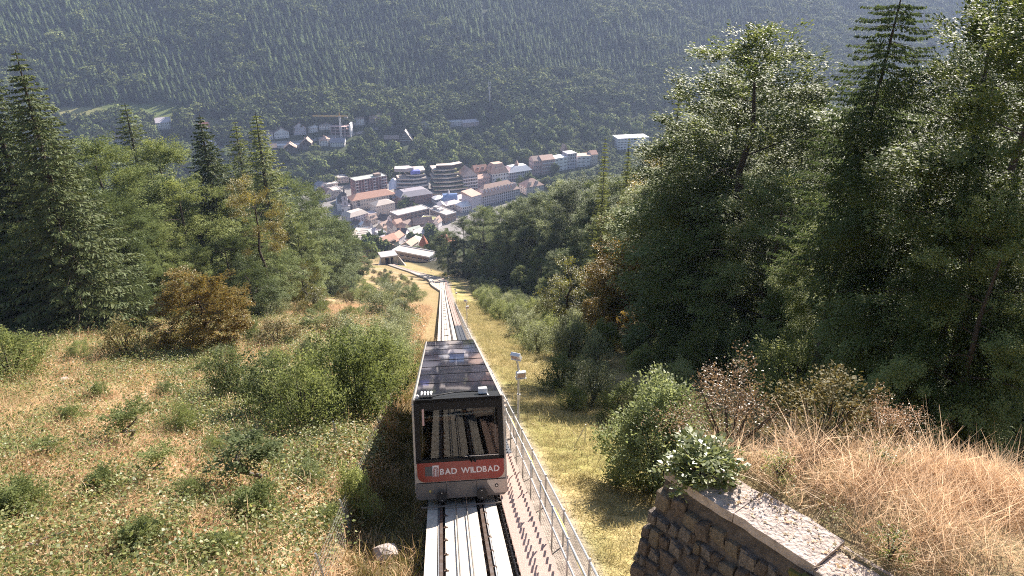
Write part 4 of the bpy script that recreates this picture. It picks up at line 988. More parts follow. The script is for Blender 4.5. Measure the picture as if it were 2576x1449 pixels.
building('row_house', 'salmon roofed house at the very end of the far row', C2(2296, 190), C2(2345, 186), 14, 14, 'gx', 4, W_cream, R_orange, 3, 3, 'std', chim=0)
building('gable_house', 'narrow steep gabled house behind the white row houses', C2(2080, 160), C2(2112, 157), 12, 13, 'gy', 9, W_timber, R_salmon, 3, 2, 'std', chim=0)
building('white_hotel', 'white hotel block on the slope behind the two larches', C4(1692, 262), C4(2262, 250), 22, 17, 'flat', 0, W_white, R_white, 5, 10, 'band', 'hotel', chim=0)
# long salmon roof with a row of dormers
o, w = building('spa_hotel', 'long pale hotel under a salmon roof with a row of dormers', C2(1455, 515), C2(1745, 440), 20, 12, 'hip', 9.5, W_lilac, R_salmon, 4, 18, 'dark', 'hotel', chim=0, dorm=11)
building('spa_hotel', 'plain white gable building joined to the left end of the dormer roof', C2(1376, 545), C2(1450, 520), 16, 16, 'shed', 3, W_lilac, R_salmon, 4, 2, 'small', 'building', chim=0)
building('spa_hotel', 'salmon roofed house standing among trees at the right of the dormer roof', C2(1795, 420), C2(1930, 395), 18, 9, 'hip', 7, W_cream, R_salmon, 3, 6, 'std', 'house', chim=0, dorm=2)
# bath with blue dome and white roofs around it
A = hit(*C2(1208, 505)); bd = empty('domed_bath', A, R_(10)); tag(bd, 'bath house with blue grey vaulted glass dome and white roofs', 'bath house')
m = MB(); m.box(-9, 9, -4, 12, -5, 7, W_white); m.build('wall', bd)
m = MB(); m.tube([(-8, 4, 7), (8, 4, 7)], 6.2, mat('blue glass vault', (.22, .30, .50), .2, spec=.7), 16); m.build('dome', bd)
m = MB(); m.tube([(-1, 4, 12.5), (-1, 4, 15), (-1, 4, 18)], [1.2, 1.0, .1], R_white, 8); m.build('lantern', bd)
for i, (a, b_, lab) in enumerate((((1090, 500), (1165, 488), 'white roofed hall left of the blue dome'), ((1255, 500), (1365, 470), 'white striped roof hall right of the blue dome'), ((1180, 548), (1300, 520), 'low white roofed hall in front of the blue dome'), ((1300, 560), (1400, 535), 'bright white low hall beside the trees below the blue dome'), ((1120, 555), (1180, 550), 'cream gable end house near the long brown block'))):
    building('bath_hall', lab, C2(*a), C2(*b_), 13, 6.5, ('hip', 'gx', 'hip', 'mansard', 'gy')[i], 2.6, (W_white, W_lilac, W_cream, W_white, W_cream)[i], (R_white, R_lilac, R_lilac, R_white, R_lilac)[i], 2, 6, 'std', 'building', chim=0)
# old quarter
OLD = [('pale house with white gable in the old quarter', (775, 835), (905, 795), 10, 6, 'gy', 4, W_lilac, R_lilac), ('low white flat house in the old quarter', (905, 850), (1060, 832), 9, 5.5, 'flat', 0, W_white, R_white),
       ('brown roofed house with attic windows in the old quarter', (1005, 725), (1172, 672), 9, 6, 'gx', 4.5, W_sand, R_brown), ('dark steep roofed house left of the long brown block', (878, 575), (1045, 610), 9, 7, 'gx', 5.5, W_white, R_dark),
       ('narrow tall house with pinkish roof in the middle lane', (1182, 792), (1290, 782), 16, 8, 'gy', 4, W_cream, R_brown), ('slim orange roofed house with white front', (1325, 925), (1452, 895), 10, 6, 'gx', 4, W_lilac, R_orange),
       ('white wedge house with dark roof in the old quarter', (1462, 862), (1562, 812), 9, 6, 'gy', 5, W_white, R_dark), ('brown roofed house below the flat orange roof', (1482, 690), (1640, 650), 9, 6, 'gx', 4, W_brown, R_brown),
       ('wide dark timber house with pale gable windows', (1660, 668), (2062, 640), 11, 6.5, 'gx', 5, W_timber, R_brown), ('pale green roofed low house in the old quarter', (1570, 768), (1830, 728), 9, 4.5, 'gx', 2.4, W_white, R_green),
       ('house with broad lilac roof near the turret villa', (1692, 858), (1942, 806), 10, 5, 'gx', 4, W_lilac, R_lilac), ('pink terrace house beside the long brown block', (1290, 660), (1425, 636), 10, 7, 'gx', 3, W_pink, R_salmon),
       ('flat roofed house with ochre roof and white rim', (1800, 545), (2115, 570), 11, 6, 'flat', 0, W_white, R_moss), ('small dark house below the pale four storey block', (425, 640), (540, 612), 8, 5, 'gy', 4, W_grey, R_dark),
       ('small white gabled house above the white office block', (512, 655), (640, 630), 8, 5, 'gy', 3, W_white, R_white), ('brown house with dormer below the cream flat block', (740, 560), (870, 520), 9, 6.5, 'gx', 4, W_cream, R_brown),
       ('pink roofed cottage behind the lower station', (1590, 1020), (1765, 1000), 9, 4.5, 'gx', 3, W_cream, R_salmon), ('cottage with pale green roof beside the turret', (1778, 975), (1892, 955), 8, 5, 'shed', 2, W_white, R_green),
       ('little hut with salmon roof left of the lower station', (945, 1110), (1062, 1120), 8, 4, 'gx', 2.6, W_brown, R_salmon), ('small lilac house with flat roof under the orange roof', (830, 930), (945, 985), 8, 4.5, 'shed', 2, W_lilac, R_lilac),
       ('brown gabled house right of the middle lane', (1440, 745), (1560, 712), 8, 6, 'gy', 4, W_sand, R_brown), ('cream corner house above the lilac roof', (1870, 720), (2060, 735), 9, 6, 'gx', 3.5, W_cream, R_brown), ('white house with dark dormer roof beside the ochre roof', (2080, 640), (2190, 650), 9, 7, 'gy', 5, W_white, R_brown),
       ('narrow white house squeezed beside the dark steep roof', (700, 690), (770, 670), 8, 6, 'gy', 4, W_white, R_brown)]
for lab, a, b_, d, h, rt, rh, wm, rm in OLD:
    building('old_house', lab, C5(*a), C5(*b_), d, h, rt, rh, wm, rm, 2, max(2, min(6, int(abs(b_[0] - a[0]) / 42))), 'small', 'house', 'houses of the old quarter', rim=W_white if rt == 'flat' else None, dorm=2 if 'attic' in lab or 'dormer' in lab else 0)
o, w = building('office_block', 'white five storey office block with striped roof frame', C5(432, 985), C5(748, 915), 13, 12.5, 'flat', 0, W_white, R_pale, 5, 6, 'small', 'building', chim=0, rim=W_white)
for i in range(7):
    m = MB(); m.box(1 + i * (w - 2) / 7, 1 + i * (w - 2) / 7 + .9, 1, 8, 12.6, 13.0, R_dark); m.build('roof_slat', o)
o, w = building('orange_house', 'house with big orange roof and dark attic gallery', C5(985, 1045), C5(1335, 1020), 12, 5.5, 'gx', 5.5, W_cream, R_orange, 2, 8, 'small', 'house', dorm=0)
m = MB(); m.box(w * .18, w * .78, -.6, 2.6, 5.3, 7.3, W_timber); m.build('gallery', o)
# lower station, turret villa, red shed
o, w = building('lower_station', 'flat roofed station building with white parapet and window bands', C5(1210, 1320), C5(1985, 1360), 9, 6.5, 'flat', 0, W_sand, R_pale, 2, 6, 'band', 'station', chim=0, rim=W_white, base=12)
m = MB(); m.box(w * .22, w, -.25, -.002, 4.9, 6.6, W_brown); m.build('timber_fascia', o)
A = hit(*C5(2290, 1230)); vl = empty('turret_villa', A, R_(-8)); vl.scale = (.74, .74, .74); tag(vl, 'villa with two pointed bright red turret roofs among the trees', 'villa')
m = MB(); m.box(-9, 9, 0, 14, -6, 12, W_sand); wl_ = m.build('wall', vl)
for f in range(3):
    for xx in (-5, 0, 5): inst('window', WIN['big'], wl_, (xx, -.03, 1 + f * 3.8))
rt_ = roof_mesh('hip', 18, 14, 12, 6, R_redt).build('roof', vl); rt_.location = (-9, 0, 0)
for tx, ty, th in ((-17, -2, 11), (2, 1.5, 14)):
    m = MB(); m.tube([(tx, ty, -5), (tx, ty, th)], 3.6, W_sand, 10); tr_ = m.build('turret', vl)
    m = MB(); m.tube([(tx, ty, th), (tx, ty, th + 2.5), (tx, ty, th + 9.5)], [4.7, 3.9, .05], R_redt, 9); m.build('turret_roof', tr_)
building('red_shed', 'narrow shed with red roof left of the lower station', C5(440, 1385), C5(612, 1365), 16, 3.5, 'shed', 8, W_red, R_redt, 1, 1, 'small', 'shed', chim=0, wins=False)
# garden blocks behind the church and houses at the left end
for a, b_, d, h, lab in (((318, 335), (425, 322), 12, 7, 'upper flat roofed garden block behind the church'), ((252, 385), (340, 372), 12, 7, 'middle flat roofed garden block behind the church'), ((272, 452), (362, 440), 14, 9, 'lower flat roofed garden block beside the church tower'), ((330, 402), (360, 392), 8, 5, 'small grey pavilion between the garden blocks')):
    building('garden_block', lab, C2(*a), C2(*b_), d, h, 'flat', 0, W_cream, R_pale, 2, 5, 'std', 'building', chim=0, rim=W_white)
building('town_house', 'orange roofed house at the left end of the town', C2(168, 455), C2(250, 470), 12, 9, 'gx', 5, W_cream, R_orange, 3, 4, 'std')
building('town_house', 'pale house with long roof left of the garden blocks', C2(150, 375), C2(200, 392), 12, 6, 'gx', 4, W_white, R_slate, 2, 3, 'std')

# ------------------------------------------------------------------ houses on the far slope
HS = [('white hipped house at the left end of the hillside row', C6(200, 880), C6(405, 872), 14, 8, 'hip', 5, W_white, R_brown), ('dark gabled chalet with white stair front in the hillside row', C6(440, 860), C6(790, 838), 14, 8, 'gy', 6, W_white, R_brown),
      ('large white house with orange gable roof in the hillside row', C6(895, 780), C6(1185, 765), 15, 10, 'gy', 7, W_lilac, R_orange), ('small white cross gabled house in the hillside row', C6(1225, 715), C6(1450, 705), 12, 7, 'hip', 5, W_white, R_white),
      ('low white flat house left of the construction site', C6(1495, 650), C6(1800, 640), 14, 6, 'hip', 2, W_white, R_pale), ('white house with balcony bands right of the crane', C7(110, 812), C7(318, 808), 14, 9, 'gx', 4, W_white, R_brown),
      ('house with broad tan roof at the forest edge', C7(402, 780), C7(606, 778), 14, 7, 'gx', 7, W_brown, R_salmon), ('dark twin gabled house at the forest edge', C7(698, 775), C7(868, 770), 13, 9, 'gy', 7, W_timber, R_brown),
      ('small cubic house with tan roof among the hillside trees', C7(1255, 880), C7(1400, 876), 14, 10, 'flat', 0, W_white, R_salmon), ('long low white roofed hall right of the hillside trees', C7(1705, 825), C7(1960, 818), 16, 6, 'flat', 0, W_lilac, R_white),
      ('grey roofed hall at the right end of the hillside row', C7(1972, 840), C7(2235, 825), 15, 6, 'gx', 3, W_pink, R_lilac), ('long white garage roof below the hillside row', C6(235, 1090), C6(1030, 1075), 9, 4, 'flat', 0, W_white, R_white),
      ('brown gabled house in front of the long garage', C6(665, 1215), C6(965, 1195), 14, 7, 'gy', 6, W_timber, R_salmon), ('small hut with tan roof left of the brown gabled house', C6(345, 1160), C6(500, 1150), 12, 5, 'gx', 4, W_timber, R_brown),
      ('dark timber house with steep narrow roof below the row', C6(1070, 1130), C6(1320, 1115), 15, 9, 'gy', 6, W_timber, R_brown), ('white house with hipped tan roof above the lawn', C6(1495, 1035), C6(1700, 1030), 13, 8, 'hip', 5, W_white, R_salmon),
      ('long low house with grey roof and white gable above the lawn', C6(1760, 1055), C6(2095, 1045), 13, 6, 'gx', 5, W_white, R_slate), ('long white farmhouse beside the far meadow', C8(690, 545), C8(945, 520), 20, 9, 'gx', 5, W_white, R_lilac),
      ('white house with dark red roof left of the far orchard', C8(1425, 605), C8(1590, 600), 13, 8, 'gx', 6, W_white, R_redt), ('white house above the paved yard on the far slope', C8(1535, 890), C8(1700, 880), 16, 9, 'hip', 4, W_white, R_lilac),
      ('small salmon roofed house behind the left larches', C8(10, 775), C8(130, 770), 12, 6, 'gx', 4, W_white, R_salmon), ('little cottage with pale roof left of the hillside row', C8(2240, 690), C8(2360, 685), 10, 5, 'hip', 4, W_white, R_salmon), ('small house with tan roof near the crane street', C8(1990, 870), C8(2080, 865), 10, 6, 'gx', 4, W_brown, R_salmon)]
for lab, a, b_, d, h, rt, rh, wm, rm in HS:
    building('hillside_house', lab, a, b_, d, h, rt, rh, wm, rm, 2 if h < 8.5 else 3, max(2, min(8, int(abs(b_[0] - a[0]) / 5.5))), 'std', 'house', 'houses on the far slope', chim=1 if rt != 'flat' else 0, rim=W_white if rt == 'flat' else None)
A = hit(*C7(890, 1085)); af = empty('steep_roof_house', A, 0); af.scale = (.62, .62, .62); tag(af, 'big steep A-shaped house with pale right roof and dark striped front', 'house')
m = MB(); m.box(-32, 0, 0, 14, -6, 6, W_timber); m.build('wing', af)
r_ = roof_mesh('gx', 32, 14, 6, 6, R_brown).build('wing_roof', af); r_.location = (-32, 0, 0)
m = MB(); m.add([(-2, -3, 0), (32, -3, 0), (15, -3, 24), (-2, 14, 0), (32, 14, 0), (15, 14, 24), (-2, -3, -6), (32, -3, -6), (32, 14, -6), (-2, 14, -6)], [(0, 1, 2), (3, 5, 4), (0, 6, 7, 1), (1, 7, 8, 4), (3, 9, 6, 0), (4, 8, 9, 3)], W_timber); m.build('front', af)
m = MB(); m.add([(15, -4.5, 25), (34, -4.5, -1.5), (34, 15, -1.5), (15, 15, 25), (15, -4.5, 24), (33.2, -4.5, -1.5), (33.2, 15, -1.5), (15, 15, 24)], [(0, 1, 2, 3), (7, 6, 5, 4), (0, 4, 5, 1), (1, 5, 6, 2), (2, 6, 7, 3), (3, 7, 4, 0)], R_pale); m.build('roof', af)
m = MB(); m.add([(15, -4.5, 25), (-4, -4.5, -1.5), (-4, 15, -1.5), (15, 15, 25), (15, -4.5, 24), (-3.2, -4.5, -1.5), (-3.2, 15, -1.5), (15, 15, 24)], [(3, 2, 1, 0), (4, 5, 6, 7), (1, 5, 4, 0), (2, 6, 5, 1), (3, 7, 6, 2), (0, 4, 7, 3)], R_brown); m.build('roof', af)
for f in range(4):
    m = MB(); zz = 2 + f * 4.2; hw = 15 * (1 - zz / 24) - 1.5; m.box(15 - hw, 15 + hw, -3.6, -3.004, zz, zz + 1.0, M_bal); m.build('balcony', af)
# building shell with crane
A = hit(*C6(1990, 790)); sh = empty('building_shell', A, 0); tag(sh, 'unfinished concrete building shell beneath the crane', 'construction site')
for f in range(4):
    m = MB(); m.box(-13, 14, 0, 12, f * 4.0 - (6 if f == 0 else 0), f * 4.0 + .5, W_pink); m.build('floor_slab', sh)
    if f < 3:
        for xx in (-12.5, -6.5, 0, 6.5, 13):
            m = MB(); m.box(xx - .5, xx + .5, .3, 11.7, f * 4.0 + .503, f * 4.0 + 3.997, W_grey); m.build('partition', sh)
m = MB(); m.box(13, 15, -.3, 12.3, -3, 16.5, W_white); m.build('lift_shaft', sh)
M_crane = mat('yellow crane paint', (.62, .42, .16), .5)
cb = Vector((A.x + 2, A.y - 3, A.z)); cr_ = empty('tower_crane', cb, 0); tag(cr_, 'yellow tower crane with long jib over the building shell', 'crane')
def lattice(mb, p0, p1, wd, n, m, th=.14):
    p0, p1 = Vector(p0), Vector(p1); d = (p1 - p0).normalized(); s = d.cross(Vector((0, 1, 0)) if abs(d.y) < .9 else Vector((1, 0, 0))).normalized(); q = d.cross(s)
    cs = [(s * a + q * b_) * wd for a, b_ in ((-1, -1), (1, -1), (1, 1), (-1, 1))]
    for c in cs: mb.tube([p0 + c, p1 + c], th, m, 4)
    for i in range(n):
        a, b_ = p0.lerp(p1, i / n), p0.lerp(p1, (i + 1) / n)
        for j in range(4): mb.tube([a + cs[j], b_ + cs[(j + 1) % 4]], th * .6, m, 3, False)
m = MB(); lattice(m, (0, 0, -3), (0, 0, 27), .9, 14, M_bal, .3); m.build('mast', cr_)
m = MB(); lattice(m, (10, 0, 27), (-36, 0, 27.5), .6, 24, M_crane, .34); m.build('jib', cr_)
m = MB(); lattice(m, (0, 0, 27), (0, 0, 32), .5, 3, M_crane); m.build('tower_head', cr_)
m = MB(); m.box(6.5, 10.5, -1, 1, 24.6, 26.2, W_grey); m.build('counterweight', cr_)
m = MB(); m.tube([(0, 0, 32), (-22, 0, 28.2)], .09, M_dark, 4); m.tube([(0, 0, 32), (9, 0, 27.8)], .09, M_dark, 4); m.build('tie_rod', cr_)
A = hit(1232, 280); ms = empty('radio_mast', A); tag(ms, 'slim grey mast with a cage of antennas above the hillside', 'mast')
m = MB(); m.tube([(0, 0, -2), (0, 0, 34)], [1.15, .9], W_grey, 8); m.build('pole', ms)
m = MB(); lattice(m, (0, 0, 32), (0, 0, 42), 1.7, 4, W_grey, .4); m.build('antenna_cage', ms)
m = MB(); m.box(-9, 6, 0, 8, -8, 2, W_grey); m.build('base_platform', ms)
for o_, w_ in ((af, 36), (sh, 28), (tc, 62), (tent, 34), (ch, 16), (ms, 10)): BUILT.append((o_.location.x, o_.location.y, w_)); HOUSES.append(o_)
# paved streets of the town and a hillside street, draped on the ground
def drape(name, label, pts, wd, m, dz=.25):
    V, Q = [], []
    P = [hit(*p) for p in pts]; D = []
    for i in range(len(P) - 1):
        k = max(2, int((P[i + 1] - P[i]).length / 6))
        for j in range(k): D.append(P[i].lerp(P[i + 1], j / k))
    D.append(P[-1])
    for i, p_ in enumerate(D):
        t_ = (D[min(i + 1, len(D) - 1)] - D[max(i - 1, 0)]); t_.z = 0; t_.normalize(); s_ = Vector((t_.y, -t_.x, 0))
        for a in (-.5, .5): q_ = p_ + s_ * wd * a; V.append((q_.x, q_.y, Gs(q_.x, q_.y) + dz))
    for i in range(len(D) - 1): k = i * 2; Q.append((k, k + 1, k + 3, k + 2))
    return kind(inst(name, np_mesh(name, V, Q, mats=(m,))), 'structure')
M_pave = mat('pale paving', (.25, .225, .21), .9, col2=(.18, .165, .155), scale=.3); M_road = mat('road', (.30, .27, .25), .9, col2=(.23, .21, .20), scale=.4)
def town_square():
    xs_ = np.linspace(-240, 4, 36); V = []; 
    ts = np.linspace(0, 1, 26)
    for x_ in xs_:
        y0_ = 600 + max(0, (x_ + 60) * 1.6); y1_ = foot(x_) + 4
        for t_ in ts: yy = y0_ + (y1_ - y0_) * t_; V.append((x_, yy, Gs(x_, yy) + .2))
    n2_ = len(ts); Q = [(i * n2_ + j, (i + 1) * n2_ + j, (i + 1) * n2_ + j + 1, i * n2_ + j + 1) for i in range(len(xs_) - 1) for j in range(n2_ - 1)]
    kind(inst('town_pavement', np_mesh('town_pavement', V, Q, mats=(M_pave,))), 'structure')
town_square()
drape('hillside_road', '', [(660, 362), (740, 358), (800, 350), (880, 340), (940, 325), (1000, 318)], 7, M_road)
drape('hillside_road', '', [(540, 345), (552, 362), (572, 392), (610, 402)], 9, M_road)
drape('hillside_road', '', [(1130, 318), (1200, 308), (1250, 262), (1290, 258)], 6, M_road)
drape('hillside_road', '', [(1250, 378), (1290, 375), (1320, 380), (1370, 402)], 6, M_road)

# ------------------------------------------------------------------ instanced stuff (far wood, ground cover)
def scatter(name, label, P, rot, scl, idx, protos):
    me = bpy.data.meshes.new(name); n = len(P)
    me.vertices.add(n); me.vertices.foreach_set('co', np.asarray(P, np.float32).ravel())
    for nm, ty, dat in (('rot', 'FLOAT_VECTOR', rot), ('scl', 'FLOAT_VECTOR', scl)):
        a = me.attributes.new(nm, ty, 'POINT'); a.data.foreach_set('vector', np.asarray(dat, np.float32).ravel())
    a = me.attributes.new('idx', 'INT', 'POINT'); a.data.foreach_set('value', np.asarray(idx, np.int32))
    o = link(bpy.data.objects.new(name, me)); kind(o, 'stuff', label)
    cl = bpy.data.collections.new(name + '_kinds')
    for i, pm in enumerate(protos): cl.objects.link(bpy.data.objects.new('%s_%02d' % (name, i), pm))
    ng = bpy.data.node_groups.new(name, 'GeometryNodeTree')
    ng.interface.new_socket('Geometry', in_out='INPUT', socket_type='NodeSocketGeometry'); ng.interface.new_socket('Geometry', in_out='OUTPUT', socket_type='NodeSocketGeometry')
    N_, L_ = ng.nodes, ng.links; gi = N_.new('NodeGroupInput'); go = N_.new('NodeGroupOutput')
    ci = N_.new('GeometryNodeCollectionInfo'); ci.inputs['Collection'].default_value = cl; ci.inputs['Separate Children'].default_value = True; ci.inputs['Reset Children'].default_value = True
    ip = N_.new('GeometryNodeInstanceOnPoints'); ip.inputs['Pick Instance'].default_value = True
    def att(nm, ty):
        q = N_.new('GeometryNodeInputNamedAttribute'); q.data_type = ty; q.inputs['Name'].default_value = nm; return q.outputs['Attribute']
    er = N_.new('FunctionNodeEulerToRotation'); L_.new(att('rot', 'FLOAT_VECTOR'), er.inputs[0])
    L_.new(gi.outputs[0], ip.inputs['Points']); L_.new(ci.outputs[0], ip.inputs['Instance']); L_.new(att('idx', 'INT'), ip.inputs['Instance Index'])
    L_.new(er.outputs[0], ip.inputs['Rotation']); L_.new(att('scl', 'FLOAT_VECTOR'), ip.inputs['Scale']); L_.new(ip.outputs[0], go.inputs[0])
    md = o.modifiers.new('scatter', 'NODES'); md.node_group = ng
    return o
LF_farc = leafmat('far conifer', [(.040, .066, .030), (.068, .096, .040), (.115, .138, .056)], .14, .85, .05, .5)
LF_farb = leafmat('far broadleaf', [(.065, .09, .028), (.105, .128, .042), (.165, .175, .068)], .12, .8, .05, .45)
def far_conifer(seed):
    r = np.random.default_rng(seed); V, T = [], []
    tiers = 11
    for i in range(tiers):
        f = .10 + .88 * i / tiers; n_ = 9; R0 = .155 * (1 - f) ** .85 + .012; z_ = f
        o_ = len(V); V.append((0, 0, z_ + .15 * (1.1 - f)))
        for j in range(n_ * 2):
            a = 3.1416 * j / n_ + r.uniform(-.12, .12) + i; rr = R0 * (1.12 if j % 2 else .55) * r.uniform(.75, 1.15)
            V.append((rr * math.cos(a), rr * math.sin(a), z_ - (.045 if j % 2 else 0) * r.uniform(.6, 1.3)))
        for j in range(n_ * 2): T.append((o_, o_ + 1 + j, o_ + 1 + (j + 1) % (n_ * 2)))
    return np_mesh('far_conifer', V, None, T, mats=(LF_farc,))
def far_broad(seed, m=None, n=420, tall=1.0):
    r = np.random.default_rng(seed); ph = r.uniform(0, 6.28, 5)
    d = rnd3(r, n); az = np.arctan2(d[:, 1], d[:, 0])
    lump = 1 + .22 * np.sin(3 * az + 4 * d[:, 2] + ph[0]) + .18 * np.sin(5 * az - 6 * d[:, 2] + ph[1]) + .15 * np.sin(9 * d[:, 2] + 2 * az + ph[2])
    q = lump * r.uniform(.72, 1.02, n)
    c = np.stack([d[:, 0] * .33 * q, d[:, 1] * .33 * q, .53 + d[:, 2] * .45 * q], 1)
    g = leaf_geo(c, rnd3(r, n), unit(d + np.array([0, 0, .25]) + rnd3(r, n) * .3), .15 * r.uniform(.7, 1.3, n), .12 * r.uniform(.7, 1.3, n), .05)
    return crown_mesh('far_broadleaf', [g], m or LF_farb)
FARC = [far_conifer(i) for i in range(3)]; FARB = [far_broad(60 + i) for i in range(3)]
def blocks_house(x, y):                          # gardens downhill of a house stay open
    for a, b_, s_ in BUILT:
        if b_ > 700 and 0 < b_ - y < 46 and abs(x - a * y / b_) < s_ * .5 + 2: return True
    return False
def near_house(x, y, extra=4):
    for a, b_, s_ in BUILT:
        if (a - x) ** 2 + (b_ - y) ** 2 < (s_ * .62 + extra) ** 2: return True
    return False
def far_wood():
    r = np.random.default_rng(3); P, Rt, S, I = [], [], [], []
    yy = 470.0
    while yy < 2350:
        sp = 7.4 + (yy - 700) * .0012
        xs_ = np.arange(-.86 * yy - 60, .86 * yy + 60, sp); xs_ = xs_ + r.uniform(-.45, .45, len(xs_)) * sp; ys_ = yy + r.uniform(-.45, .45, len(xs_)) * sp
        s_ = (ys_ - foot(xs_)) * .93
        ok = ((s_ > 6) | ((xs_ > 8 + .08 * (ys_ - 600)) & (xs_ < 420))) & ((ys_ > 690) | (xs_ > 10)) & (meadow_mask(xs_, ys_) < .35) & (s_ < 1150)
        for x_, y_, ss in zip(xs_[ok], ys_[ok], s_[ok]):
            if ss > 250 and (abs(ss - 420 - .12 * x_ - 25 * math.sin(x_ / 170)) < 5 or abs(x_ + .035 * y_) < 4.5 or abs(ss - 560 + .25 * x_) < 4): continue
            low = ss < 150 + 20 * wob(x_, y_, 90, 1)
            if ss < 330 and near_house(x_, y_, 2 if ss > 6 else 7): continue
            bl = ss < 330 and blocks_house(x_, y_)
            if (low and r.uniform() < .35): continue
            P.append((x_, y_, 0)); mixn = wob(x_, y_, 75, 4) / 2 + wob(x_, y_, 260, 7) / 3 + r.normal(0, .35); broad = mixn > (.55 if ss > 240 else -.6)
            h = 9 + 14 * r.uniform() ** .7 if not broad else r.uniform(14, 21)
            h *= 1 + .16 * float(wob(x_, y_, 120, 5)) / 1.5
            if low: h *= .62
            if bl: h = r.uniform(1.5, 3.2)
            I.append(int(r.integers(3)) + (3 if broad else 0)); w_ = h * r.uniform(.9, 1.3) * (1.7 if not broad else 1.3); S.append((w_, w_, h)); Rt.append((r.normal(0, .03), r.normal(0, .03), r.uniform(0, 6.28)))
        yy += sp * .9
    P = np.array(P); P[:, 2] = G(P[:, 0], P[:, 1]) - .5
    scatter('far_wood', 'dense mixed forest covering the far hillside', P, Rt, S, I, FARC + FARB)
far_wood()
FB_TR = MB(); FB_TR.tube([(0, 0, -.05), (0, 0, .35)], [.03, .018], BK, 5); FB_TRUNK = FB_TR.mesh('trunk')
FC_TR = MB(); FC_TR.tube([(0, 0, -.05), (0, 0, .3)], [.02, .012], BK, 5); FC_TRUNK = FC_TR.mesh('trunk')
LF_farb2 = leafmat('garden tree leaves', [(.06, .09, .025), (.10, .13, .036), (.18, .20, .075)], .12, .8, .05, .4)
GARD = [far_broad(70 + i, LF_farb2, 900) for i in range(4)]
def valley_trees():
    r = np.random.default_rng(12); k = 0; tries = 0; pl = []
    fixed = [(592, 300, 24), (300, 300, 18), (350, 230, 20), (1290, 400, 16), (1395, 440, 14), (960, 395, 18), (1000, 410, 16), (880, 430, 18), (930, 430, 16), (860, 420, 16), (800, 430, 17)]
    for u, v, h in fixed:
        p_ = hit(u, v); pl.append((p_.x, p_.y, h))
    while k < 262 and tries < 12000:
        tries += 1
        u, v = r.uniform(150, 1660), r.uniform(250, 470); p_ = hit(u, v); s_ = (p_.y - foot(p_.x)) * .93
        if s_ < -5 or s_ > 215 or near_house(p_.x, p_.y, 3): continue
        if float(meadow_mask(p_.x, p_.y)) > .4: continue
        if any((a - p_.x) ** 2 + (b_ - p_.y) ** 2 < 42 for a, b_, h in pl): continue
        pl.append((p_.x, p_.y, r.uniform(2, 4) if blocks_house(p_.x, p_.y) else r.uniform(9, 14) if near_house(p_.x, p_.y, 14) else r.uniform(13, 22))); k += 1
    for i, (x, y, h) in enumerate(pl):
        con = r.uniform() < .14
        if con: plant('garden_spruce', [(FC_TRUNK, FARC[i % 3])], x, y, h * 1.15, 1, 'tree', 'dark conifer between the houses and gardens of the far slope', wid=1.1)
        else: plant('garden_tree', [(FB_TRUNK, GARD[i % 4])], x, y, h, 1, 'tree', 'round leafy tree between the houses and gardens of the far slope', wid=r.uniform(1.0, 1.35))
    for u, v, h in ((868, 480, 0), (1020, 520, 12), (1035, 516, 11), (1045, 530, 8), (1010, 528, 10), (1310, 470, 12), (1330, 466, 14), (1345, 470, 10), (1255, 470, 9), (1235, 478, 8), (1215, 486, 8), (1035, 607, 9), (1052, 608, 8), (928, 612, 10), (945, 618, 9), (960, 600, 8), (1080, 595, 12), (950, 640, 12), (935, 650, 11), (925, 632, 12), (970, 632, 9), (1090, 620, 16), (1085, 640, 12), (1100, 650, 14), (1112, 640, 16), (880, 520, 9), (870, 515, 8)):
        if h: p_ = hit(u, v); plant('town_tree', [(FB_TRUNK, GARD[int(r.integers(4))])], p_.x, p_.y, h, 1, 'tree', 'small leafy tree between the town roofs', wid=1.2)
valley_trees()
# ------------------------------------------------------------------ tunnel mouth at the bend
p, r, t, n = frame(398); A = p; az = math.atan2(r.y, r.x)
tp = empty('track_portal', (A.x, A.y, A.z), az); tp.scale = (.62, .62, .62); tag(tp, 'pale concrete portal where the track dives under the road', 'portal')
m = MB()
m.box(-6.2, -2.6, 0, 8, -3, 6.2, W_sand); m.build('pier', tp); m = MB(); m.box(1.5, 2.4, 0, 8, -3, 6.2, W_cream); m.build('pier', tp); m = MB(); m.box(5.2, 9, 0, 8, -3, 6.2, W_cream); m.build('pier', tp)
m = MB(); m.box(-6.6, 9.5, -.6, 14, 6.203, 7.6, W_grey); m.build('deck', tp)
m = MB(); m.add([(-13, -10, 0), (-6.5, -.4, 7.6), (-6.5, 1, 7.6), (-13, -9, 0), (-13, -10, -3), (-6.5, -.4, -3), (-6.5, 1, -3), (-13, -9, -3)], [(0, 1, 2, 3), (0, 4, 5, 1), (1, 5, 6, 2), (2, 6, 7, 3), (3, 7, 4, 0)], W_cream); m.build('wing_wall', tp)
m = MB(); m.add([(14, -14, 0), (9.2, -.4, 7.6), (9.2, 1, 7.6), (15, -13, 0), (14, -14, -3), (9.2, -.4, -3), (9.2, 1, -3), (15, -13, -3)], [(0, 3, 2, 1), (0, 1, 5, 4), (1, 2, 6, 5), (2, 3, 7, 6), (3, 0, 4, 7)], W_cream); m.build('wing_wall', tp)
m = MB(); m.box(-2.5, 1.4, 6, 6.4, -3, 6, M_dark); m.box(2.5, 5.1, 6, 6.4, -3, 6, M_dark); m.build('black_backing', tp)  # black panels close the openings, standing in for the tunnel's darkness

